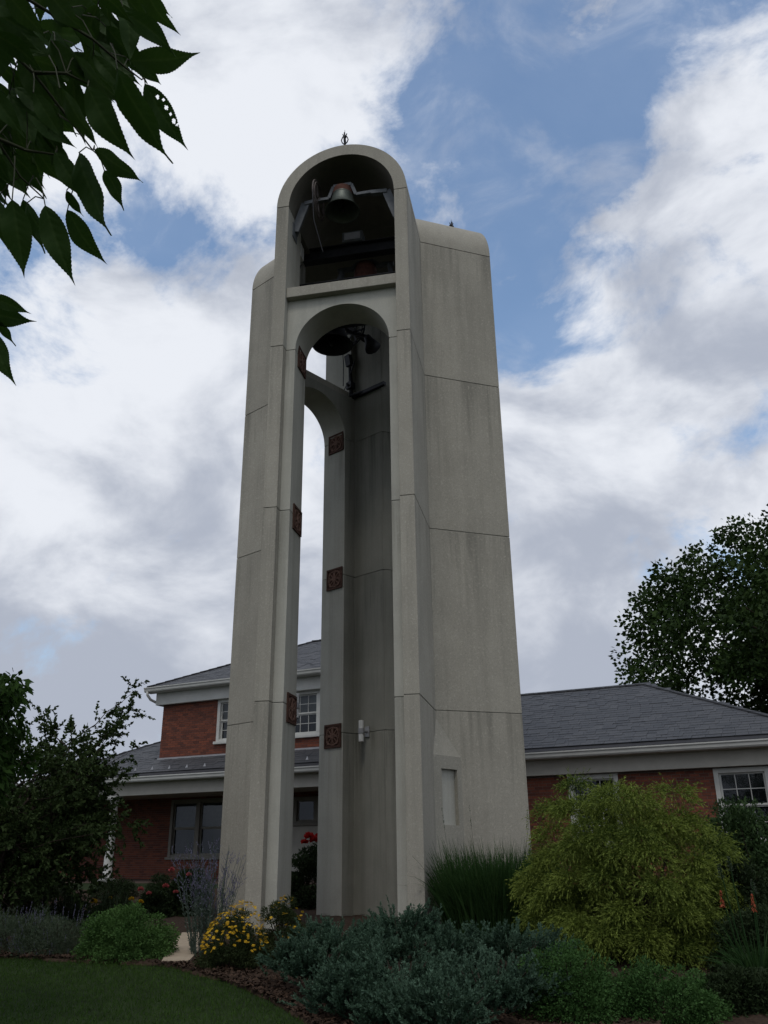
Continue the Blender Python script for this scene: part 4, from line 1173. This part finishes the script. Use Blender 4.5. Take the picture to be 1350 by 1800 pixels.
rose(-4.55, 20.9, .55, .95, 'rose bush with pink blossoms beside the lavender sage', 82, M['f_pink'], [(-.3, -.35, .95, .07), (-.42, -.3, .62, .07), (.1, -.4, .85, .06), (-.15, -.45, .5, .06)])
rose(-5.6, 19.2, .6, .42, 'low bush with yellow blossoms behind the domed sedum', 83, M['f_yellow'], [(-.4, -.3, .40, .07), (.1, -.4, .36, .07), (.35, -.25, .44, .06), (.5, -.1, .38, .06), (-.1, -.2, .46, .05)])
rose(-5.2, 20.4, .4, .6, 'small bush with two pink blossoms near the porch', 84, M['f_pink'], [(-.2, -.25, .58, .07), (.0, -.3, .50, .06)])

# trees
big_tree('maple_tree', 20.4, 34.9, 8.4, 9.9, 7.5, 3.5, 'large dark maple rising behind the right end of the house', M['f_maple'], 91, 700, 220, .21, .17, 1.15, None, .45, .8)

def build_myrtle():
    rng = np.random.default_rng(92); x, y = -7.3, 17.2
    e = root('crape_myrtle', x, y, 'multi stemmed crape myrtle with fine dark leaves on the left', 'tree')
    m = MB(); starts, dirs, lens = [], [], []
    for i in range(14):
        a = rng.uniform(0, 2*math.pi); rr = rng.uniform(.3, 1.0)
        top = np.array([math.cos(a)*rr*1.5, math.sin(a)*rr*1.1, rng.uniform(2.2, 3.5)])
        pts = limb(m, (math.cos(a)*.15, math.sin(a)*.15, -.05), tuple(top), .045, .022, rng, .05, 8, 7)
        for j in range(24):
            p = np.array(pts[rng.integers(2, 8)])
            aa = a + rng.normal(0, 1.1); el = rng.uniform(-.5, .95)
            d = np.array([math.cos(aa)*math.cos(el), math.sin(aa)*math.cos(el), math.sin(el)]); L = rng.uniform(.8, 1.85)
            q = p + d*L; q[2] = min(q[2], rng.uniform(4.2, 5.0))
            bp = limb(m, tuple(p), tuple(q), .014, .004, rng, .06, 6, 5)
            for k in range(13):
                s = np.array(bp[rng.integers(2, 6)]); starts.append(s + rng.normal(0, .03, 3))
                dirs.append(d + rng.normal(0, .8, 3)); lens.append(rng.uniform(.22, .55))
    m.obj('trunk', M['bark'], e, True)
    q, i, t = sprays(rng, np.array(starts), np.array(dirs), np.array(lens), -.08, 27, .082, .050, .9, .1, .2)
    put('crown', quads_data('crown', q, M['f_myrtle'], rng.random(len(i))), e)
build_myrtle()
def build_left_tree():
    e = big_tree('left_shade_tree', -9.7, 10.2, 4.9, 3.3, 2.7, 1.6, 'hanging green leaves at the left edge on an unseen crown added to shade the porch', M['f_left'], 93, 130, 120, .14, .06, .62, None, .14, .7)  # unseen crown added to block sky light from the porch; only the fringe shows
    rng = np.random.default_rng(94); o = np.array(e.location)
    # the low fringe of branches that reaches into the picture
    tips = np.stack([rng.uniform(-5.6, -3.75, 80), rng.uniform(8.2, 9.4, 80), rng.uniform(2.0, 3.35, 80)], -1)
    tips = tips[(tips[:, 0] + 4.6)**2/1.0 + (tips[:, 2] - 2.75)**2/.45 < 1.0]
    P, q = clump_leaves(rng, tips - o, rng.uniform(.16, .3, len(tips)), 170, .10, .045, None, .7, .9)
    put('low_branch_leaves', quads_data('low_branch_leaves', q, M['f_left'], rng.random(len(P))), e)
    m = MB()
    for i in range(0, len(tips), 4): limb(m, (-.0, 0, 2.2), tuple(tips[i] - o), .03, .006, rng, .04, 7, 6)
    m.obj('low_branches', M['bark'], e, True)
build_left_tree()

def cherry_leaf(seed, holes=()):
    """ovate leaf with a drawn-out tip, unit length along x; holes: (t, s, radius) in leaf space"""
    rng = np.random.default_rng(seed); nt, ns = (60, 20) if holes else (48, 12)
    kt = [0, .04, .1, .2, .3, .4, .5, .6, .7, .78, .85, .91, .96, 1.0]
    kw = [.004, .045, .092, .138, .164, .17, .16, .135, .096, .060, .030, .014, .007, .001]
    v, f = [], []; b1, b2 = rng.uniform(-.22, .06), rng.uniform(-.07, .07); grid = []
    for i in range(nt + 1):
        t = i / nt; w = float(np.interp(t, kt, kw)); z = b1*t*t + .015*math.sin(t*9 + seed); yc = b2*math.sin(t*3.1)
        jag = (.0045 if i % 2 else -.0035) * (0.05 < t < .88)
        for j in range(ns + 1):
            s = 2*j/ns - 1
            wav = .014*math.sin(t*15 + s*2 + seed) * abs(s) + .004*math.sin(t*55 - abs(s)*9)*(1-abs(s))
            v.append((t, yc + s*(w + (jag if abs(s) == 1 else 0)), z + .22*w*abs(s) + wav))
            grid.append((t, s*w))
    for i in range(nt):
        for j in range(ns):
            q = (i*(ns+1)+j, i*(ns+1)+j+1, (i+1)*(ns+1)+j+1, (i+1)*(ns+1)+j)
            ct, cs = np.mean([grid[k] for k in q], axis=0)
            if any((ct-a)**2 + (cs-b)**2 < r*r for a, b, r in holes): continue
            f.append(q)
    me = mesh_data('leaf', v, f, M['f_cherry'], smooth=True)
    a = me.attributes.new('tint', 'FLOAT', 'POINT'); # paler midrib and side veins
    g = np.array(grid); sn = np.abs(g[:, 1]) / np.maximum(np.interp(g[:, 0], kt, kw), 1e-4)
    vein = np.exp(-(sn/.10)**2)*.5 + np.clip(np.sin(g[:, 0]*62 - sn*7) - .72, 0, 1)*.6
    a.data.foreach_set('value', np.clip(rng.uniform(0, .25) + vein, 0, 1).astype(np.float32))
    return me

CHERRY_LEAVES = [
    (-0.317,0.747,2.485, -0.263,0.820,2.406, 0.48),
    (-0.321,0.853,2.582, -0.267,0.903,2.512, -0.12),
    (-0.340,0.836,2.606, -0.246,0.849,2.630, 0.37),
    (-0.361,0.771,2.484, -0.311,0.800,2.403, -0.02),
    (-0.379,0.858,2.470, -0.310,0.868,2.424, 0.48),
    (-0.385,0.828,2.435, -0.345,0.860,2.330, 0.43),
    (-0.379,0.899,2.474, -0.355,0.917,2.421, 0.20),
    (-0.419,0.834,2.355, -0.386,0.874,2.269, -0.37),
    (-0.449,0.959,2.460, -0.405,1.004,2.399, 0.00),
    (-0.451,0.814,2.347, -0.446,0.869,2.271, -0.28),
    (-0.461,0.867,2.389, -0.425,0.893,2.328, 0.44),
    (-0.515,0.958,2.480, -0.501,1.012,2.425, 0.43),
    (-0.509,0.880,2.408, -0.490,0.892,2.351, -0.02),
    (-0.549,0.972,2.468, -0.553,1.010,2.428, -0.04),
    (-0.535,0.949,2.307, -0.488,0.986,2.302, -0.28),
    (-0.564,0.997,2.318, -0.483,0.991,2.293, -0.12),
    (-0.546,0.989,2.305, -0.530,1.037,2.280, 0.42),
    (-0.549,1.004,2.285, -0.513,1.013,2.209, -0.22),
    (-0.305,0.753,2.641, -0.269,0.801,2.604, 0.47),
    (-0.371,0.724,2.428, -0.331,0.766,2.378, 0.46),
    (-0.373,0.879,2.637, -0.348,0.925,2.588, -0.19),
    (-0.368,0.929,2.705, -0.335,0.962,2.703, -0.11),
    (-0.402,0.848,2.597, -0.361,0.842,2.545, -0.27),
    (-0.434,0.802,2.604, -0.381,0.832,2.542, 0.12),
    (-0.379,0.811,2.586, -0.339,0.840,2.548, -0.43),
    (-0.397,0.874,2.721, -0.336,0.917,2.677, 0.20),
    (-0.312,0.730,2.559, -0.252,0.755,2.516, -0.13),
    (-0.452,0.895,2.523, -0.434,0.927,2.490, 0.13),
    (-0.456,0.856,2.530, -0.425,0.882,2.477, -0.44),
    (-0.494,0.858,2.518, -0.484,0.912,2.492, -0.12),
    (-0.434,0.915,2.455, -0.421,0.951,2.440, 0.17),
    (-0.473,0.739,2.538, -0.421,0.772,2.509, 0.10),
    (-0.480,0.761,2.478, -0.439,0.796,2.429, -0.41),
    (-0.463,0.788,2.559, -0.420,0.826,2.497, -0.18),
    (-0.419,0.757,2.459, -0.387,0.789,2.414, -0.12),
    (-0.401,0.782,2.628, -0.373,0.831,2.606, -0.22),
    (-0.340,0.706,2.566, -0.301,0.734,2.541, 0.41),
    (-0.406,0.711,2.581, -0.357,0.730,2.526, 0.13),
    (-0.350,0.777,2.679, -0.309,0.823,2.654, 0.00),
    (-0.444,0.697,2.554, -0.404,0.740,2.527, 0.05),
    (-0.506,0.827,2.455, -0.482,0.868,2.416, 0.25),
    (-0.526,0.930,2.535, -0.488,0.965,2.486, 0.13),
    (-0.490,0.904,2.532, -0.461,0.965,2.502, 0.40),
    (-0.429,0.855,2.463, -0.382,0.871,2.399, -0.15),
    (-0.555,0.881,2.531, -0.516,0.895,2.424, -0.48),
    (-0.413,0.870,2.687, -0.340,0.891,2.625, -0.78),
    (-0.588,1.029,2.754, -0.562,1.096,2.698, -0.32),
    (-0.555,0.946,2.833, -0.540,0.998,2.753, 0.51),
    (-0.660,1.036,2.774, -0.608,1.096,2.728, 0.78),
    (-0.581,0.926,2.505, -0.572,0.988,2.441, -0.66),
    (-0.619,0.968,2.639, -0.560,0.997,2.670, 0.71),
    (-0.597,0.951,2.695, -0.554,0.978,2.612, 0.37),
    (-0.447,0.964,2.884, -0.414,1.005,2.809, 0.42),
    (-0.400,0.919,2.883, -0.327,0.957,2.903, -0.06),
    (-0.627,1.030,2.680, -0.583,1.091,2.646, 0.69),
    (-0.480,0.982,2.863, -0.434,1.068,2.832, -0.44),
    (-0.521,0.880,2.596, -0.483,0.903,2.508, -0.46),
    (-0.529,0.765,2.647, -0.452,0.749,2.590, -0.15),
    (-0.402,0.813,2.551, -0.403,0.876,2.495, -0.09),
    (-0.609,0.862,2.812, -0.553,0.886,2.759, 0.77),
    (-0.559,0.984,2.814, -0.509,1.014,2.707, 0.42),
    (-0.416,0.918,2.774, -0.359,0.946,2.691, 0.32),
    (-0.572,0.895,2.879, -0.564,0.938,2.825, 0.41),
    (-0.453,0.842,2.523, -0.440,0.881,2.473, 0.70),
    (-0.460,0.837,2.724, -0.398,0.888,2.762, -0.13),
    (-0.660,1.010,2.713, -0.637,1.077,2.668, 0.40),
    (-0.514,0.877,2.605, -0.451,0.899,2.551, -0.65),
    (-0.565,1.008,2.665, -0.514,1.012,2.584, -0.59),
    (-0.347,0.771,2.720, -0.298,0.833,2.726, -0.11),
    (-0.469,0.848,2.609, -0.460,0.913,2.600, 0.58),
    (-0.562,0.911,2.614, -0.570,0.958,2.540, 0.45),
    (-0.554,0.967,2.663, -0.522,1.009,2.580, 0.71),
    (-0.542,0.869,2.438, -0.537,0.938,2.385, 0.10),
    (-0.570,0.942,2.849, -0.545,1.006,2.837, -0.89),
    (-0.446,0.860,2.746, -0.423,0.892,2.693, -0.01),
    (-0.645,0.989,2.771, -0.625,1.049,2.752, -0.77),
    (-0.658,1.033,2.656, -0.578,1.084,2.673, 0.15),
    (-0.426,0.874,2.753, -0.354,0.909,2.707, -0.85),
    (-0.565,0.971,2.845, -0.475,1.028,2.893, 0.15),
    (-0.544,0.899,2.606, -0.502,0.944,2.595, 0.38),
    (-0.445,0.931,2.931, -0.363,0.943,2.886, 0.23),
    (-0.443,0.946,2.848, -0.397,1.002,2.778, -0.61),
    (-0.519,0.893,2.880, -0.534,0.951,2.818, -0.45),
    (-0.415,0.889,2.744, -0.370,0.911,2.658, -0.08),
    (-0.405,0.812,2.584, -0.332,0.824,2.511, 0.72),
    (-0.452,0.738,2.675, -0.410,0.800,2.681, -0.25),
    (-0.505,1.027,2.856, -0.451,1.085,2.865, 0.57),
    (-0.501,0.956,2.715, -0.479,0.987,2.654, -0.30),
    (-0.473,0.824,2.598, -0.401,0.861,2.610, 0.82),
    (-0.631,1.054,2.662, -0.610,1.092,2.595, 0.50),
    (-0.507,0.870,2.721, -0.462,0.910,2.707, -0.79),
    (-0.578,0.932,2.718, -0.561,1.001,2.721, -0.15),
    (-0.400,0.908,2.876, -0.360,0.950,2.835, -0.75),
    (-0.397,0.837,2.717, -0.444,0.915,2.689, 0.05),
    (-0.573,0.841,2.765, -0.533,0.898,2.730, 0.61),
    (-0.397,0.852,2.823, -0.380,0.918,2.772, 0.49),
    (-0.636,1.009,2.614, -0.588,1.063,2.571, -0.37),
    (-0.589,0.935,2.877, -0.536,0.984,2.811, -0.35),
    (-0.564,1.044,2.691, -0.517,1.109,2.671, -0.71),
    (-0.376,0.777,2.686, -0.323,0.784,2.631, -0.70),
    (-0.449,0.829,2.654, -0.405,0.842,2.555, 0.24),
    (-0.481,0.745,2.571, -0.490,0.787,2.497, -0.54),
    (-0.433,0.846,2.830, -0.351,0.866,2.827, 0.31),
    (-0.389,0.827,2.769, -0.386,0.860,2.708, -0.17),
    (-0.357,0.731,2.660, -0.308,0.749,2.627, 0.33),
    (-0.464,0.831,2.509, -0.412,0.879,2.496, -0.80),
    (-0.482,0.881,2.813, -0.420,0.914,2.757, -0.72),
    (-0.570,0.922,2.601, -0.560,0.938,2.505, -0.74),
    (-0.440,0.916,2.768, -0.410,0.939,2.696, 0.35),
    (-0.446,0.859,2.554, -0.455,0.908,2.487, -0.07),
    (-0.551,0.830,2.712, -0.479,0.854,2.675, -0.20),
    (-0.530,0.969,2.793, -0.521,1.050,2.795, -0.32),
    (-0.402,0.953,2.868, -0.414,1.025,2.843, -0.19),
    (-0.566,0.944,2.865, -0.549,0.999,2.816, 0.39),
    (-0.615,0.967,2.600, -0.584,1.047,2.613, -0.62),
    (-0.491,1.022,2.834, -0.438,1.055,2.742, -0.68),
    (-0.519,0.798,2.701, -0.469,0.844,2.662, 0.00),
    (-0.464,0.922,2.728, -0.406,1.011,2.736, -0.55),
    (-0.478,0.883,2.714, -0.428,0.914,2.667, -0.65),
    (-0.355,0.838,2.721, -0.352,0.869,2.634, -0.57),
    (-0.514,0.940,2.900, -0.530,1.009,2.868, 0.16),
    (-0.523,0.925,2.662, -0.471,0.930,2.590, -0.41),
    (-0.571,0.911,2.645, -0.571,0.996,2.601, -0.88),
    (-0.516,0.875,2.806, -0.449,0.932,2.819, 0.89),
    (-0.604,1.094,2.749, -0.601,1.180,2.709, 0.03),
    (-0.526,0.973,2.625, -0.501,1.052,2.600, -0.55),
    (-0.437,0.956,2.925, -0.373,0.982,2.867, 0.01),
    (-0.408,0.903,2.852, -0.390,0.979,2.811, -0.77),
    (-0.613,1.102,2.733, -0.608,1.188,2.701, 0.19),
    (-0.371,0.846,2.791, -0.312,0.906,2.782, 0.65),
    (-0.592,1.064,2.778, -0.529,1.129,2.777, 0.64),
    (-0.651,1.064,2.639, -0.598,1.089,2.567, 0.85),
    (-0.553,0.833,2.667, -0.462,0.837,2.630, -0.25),
    (-0.518,0.878,2.717, -0.461,0.894,2.634, -0.24),
    (-0.519,0.863,2.474, -0.476,0.904,2.430, -0.53),
    (-0.518,0.897,2.699, -0.471,0.959,2.688, -0.70),
    (-0.580,0.910,2.823, -0.577,0.988,2.825, -0.06),
    (-0.590,0.978,2.696, -0.606,1.070,2.666, -0.72),
    (-0.621,0.920,2.810, -0.560,0.956,2.743, -0.42),
    (-0.633,1.140,2.811, -0.599,1.169,2.779, -0.20),
    (-0.662,1.128,2.723, -0.672,1.185,2.696, 0.73),
    (-0.559,0.982,2.593, -0.533,1.005,2.568, 0.46),
    (-0.613,1.011,2.602, -0.591,1.062,2.608, 0.21),
    (-0.507,0.960,2.940, -0.456,0.981,2.922, -0.67),
    (-0.634,0.968,2.813, -0.572,0.956,2.752, 0.31),
    (-0.673,1.116,2.729, -0.680,1.113,2.662, -0.63),
    (-0.406,0.865,2.826, -0.364,0.871,2.800, -0.08),
    (-0.623,0.920,2.736, -0.612,0.926,2.652, 0.77),
    (-0.500,0.983,2.933, -0.452,0.984,2.917, 0.50),
    (-0.600,1.005,2.763, -0.575,1.013,2.711, 0.33),
    (-0.553,0.829,2.773, -0.529,0.853,2.732, -0.48),
    (-0.609,1.092,2.679, -0.600,1.121,2.637, -0.11),
    (-0.489,1.027,2.910, -0.433,1.048,2.870, -0.14),
    (-0.610,0.992,2.749, -0.586,1.036,2.731, -0.27),
    (-0.547,0.949,2.633, -0.561,0.978,2.595, -0.65),
    (-0.506,0.914,2.801, -0.427,0.882,2.756, 0.61),
    (-0.607,0.978,2.636, -0.584,1.016,2.651, 0.23),
    (-0.525,0.936,2.880, -0.559,0.965,2.861, -0.10),
    (-0.594,1.011,2.809, -0.555,1.026,2.736, 0.44),
    (-0.501,0.994,2.681, -0.531,0.989,2.621, -0.70),
    (-0.493,0.971,2.842, -0.430,0.971,2.811, 0.90),
    (-0.535,1.005,2.719, -0.514,1.002,2.655, -0.69),
    (-0.717,1.182,2.780, -0.770,1.211,2.743, 0.55),
    (-0.733,1.182,2.688, -0.742,1.215,2.629, -0.21),
    (-0.588,0.985,2.686, -0.524,0.992,2.657, 0.64),
    (-0.583,0.937,2.682, -0.591,0.963,2.631, -0.01),
    (-0.534,1.106,2.912, -0.536,1.089,2.822, 0.45),
    (-0.583,1.173,2.939, -0.543,1.240,2.949, 0.31),
    (-0.535,0.858,2.753, -0.526,0.921,2.766, 0.44),
    (-0.568,1.013,2.768, -0.554,1.012,2.704, -0.38),
    (-0.520,0.950,2.763, -0.471,0.970,2.745, -0.44),
    (-0.612,0.945,2.916, -0.606,0.968,2.852, 0.44),
    (-0.594,0.892,2.652, -0.614,0.929,2.615, 0.79),
    (-0.599,0.996,2.599, -0.577,0.998,2.540, -0.77),
    (-0.644,1.037,2.602, -0.641,1.084,2.573, 0.84),
    (-0.617,1.107,2.858, -0.569,1.090,2.785, -0.55),
    (-0.578,1.122,2.847, -0.548,1.153,2.800, 0.25),
    (-0.604,1.067,2.634, -0.564,1.114,2.664, 0.45),
    (-0.464,0.935,2.912, -0.442,0.979,2.915, -0.69),
    (-0.537,0.995,2.967, -0.506,1.005,2.897, 0.25),
    (-0.467,0.985,2.784, -0.465,1.031,2.763, -0.82),
    (-0.536,0.997,2.693, -0.534,1.029,2.646, 0.02),
    (-0.726,1.231,2.812, -0.674,1.239,2.761, 0.62),
    (-0.622,1.113,2.735, -0.596,1.117,2.661, -0.68),
]
CHERRY_TWIGS = [
    [(-0.544,0.658,2.580), (-0.439,0.725,2.585), (-0.367,0.778,2.574), (-0.335,0.808,2.562), (-0.315,0.823,2.555)],
    [(-0.544,0.658,2.580), (-0.492,0.735,2.552), (-0.443,0.791,2.532), (-0.407,0.844,2.501), (-0.387,0.872,2.483)],
    [(-0.544,0.658,2.580), (-0.526,0.763,2.512), (-0.498,0.832,2.466), (-0.478,0.871,2.438), (-0.454,0.897,2.424)],
    [(-0.521,0.673,2.583), (-0.410,0.713,2.607), (-0.332,0.738,2.617), (-0.298,0.748,2.621)],
    [(-0.604,0.847,2.380), (-0.563,0.907,2.341), (-0.539,0.955,2.298), (-0.536,0.975,2.273)],
    [(-0.443,0.791,2.532), (-0.405,0.800,2.541), (-0.381,0.815,2.539)],
    [(-0.498,0.832,2.466), (-0.466,0.852,2.464), (-0.431,0.865,2.469), (-0.418,0.899,2.440)],
]


def build_cherry():
    rng = np.random.default_rng(95)
    e = root('cherry_tree', -2.9, -.9, 'overhanging branch of large pointed leaves at the top left', 'tree')
    o = np.array(e.location)
    m = MB(); limb(m, (0, 0, -.2), (.1, -.15, 2.5), .17, .13, rng, .03, 7, 12); limb(m, (.1, -.15, 2.45), (-.2, -.6, 5.2), .13, .05, rng, .05, 6, 9)
    m.obj('trunk', M['bark'], e, True)
    br = MB()
    hub = np.array(CHERRY_TWIGS[0][0]) - o
    limb(br, (.1, -.15, 1.95), tuple(hub), .045, .006, rng, .03, 7, 8)
    limb(br, (.1, -.15, 1.8), tuple(np.array(CHERRY_TWIGS[4][0]) - o), .03, .004, rng, .03, 7, 8)
    for tw in CHERRY_TWIGS:
        p = [tuple(np.array(q) - o) for q in tw]
        br.tube(p, list(np.linspace(.0030, .0009, len(p))), 6)
    B = br.obj('branch', M['twig'], e, True)
    kinds = [cherry_leaf(i) for i in range(5)]; holed = cherry_leaf(9, ((.22, .06, .024), (.30, .11, .02), (.40, .09, .026), (.50, .10, .02), (.60, .08, .028), (.66, .09, .018)))
    TW = [np.array(q) for tw in CHERRY_TWIGS for q in tw]
    pet = MB()
    for n, (bx, by, bz, tx, ty, tz, roll) in enumerate(CHERRY_LEAVES):
        b, t = Vector((bx, by, bz)), Vector((tx, ty, tz)); d = t - b; L = d.length; x = d.normalized()
        # blades hang roughly level across the leaf, turned a little about the midrib
        side = x.cross(Vector((0, .72, .69))).normalized(); side = Matrix.Rotation(roll, 3, x) @ side; z = x.cross(side)
        ob = put('leaf', holed if n == 1 else kinds[n % 5], B)
        mt = Matrix(((x.x, side.x, z.x, b.x - o[0]), (x.y, side.y, z.y, b.y - o[1]), (x.z, side.z, z.z, b.z - o[2]), (0, 0, 0, 1)))
        ob.matrix_local = mt @ Matrix.Diagonal((L, L*(.92 + .25*rng.random()), L, 1))
        near = min(TW, key=lambda q: (Vector(q) - b).length)
        k = Vector(near) - b
        if k.length > .09: near = np.array(b + k.normalized()*.09 - x*.03)
        pet.tube([tuple(np.array(b) - o), tuple((np.array(b)*.55 + near*.45) - o + np.array([0, 0, .008])), tuple(near - o)], [.0008, .0008, .0009], 5)
    pet.obj('leaf_stalks', M['twig'], e)['kind'] = 'stuff'
    # the rest of the crown spreads overhead and behind the viewer
    c = np.array([-1.0, -3.6, 4.6]); n = 90
    C = rdir(rng, n) * rng.uniform(.35, 1, (n, 1)) * np.array([3.6, 3.0, 1.9]) + c
    P, q = clump_leaves(rng, C, rng.uniform(.6, 1.1, n), 130, .14, .055, c, .6, .6)
    put('crown', quads_data('crown', q, M['f_cherry'], rng.random(len(P))), e)
    b2 = MB()
    for i in range(0, n, 4): limb(b2, (-.1, -.4, 3.2), tuple(C[i]), .04, .01, rng, .06, 6, 6)
    b2.obj('branches', M['bark'], e, True)
build_cherry()
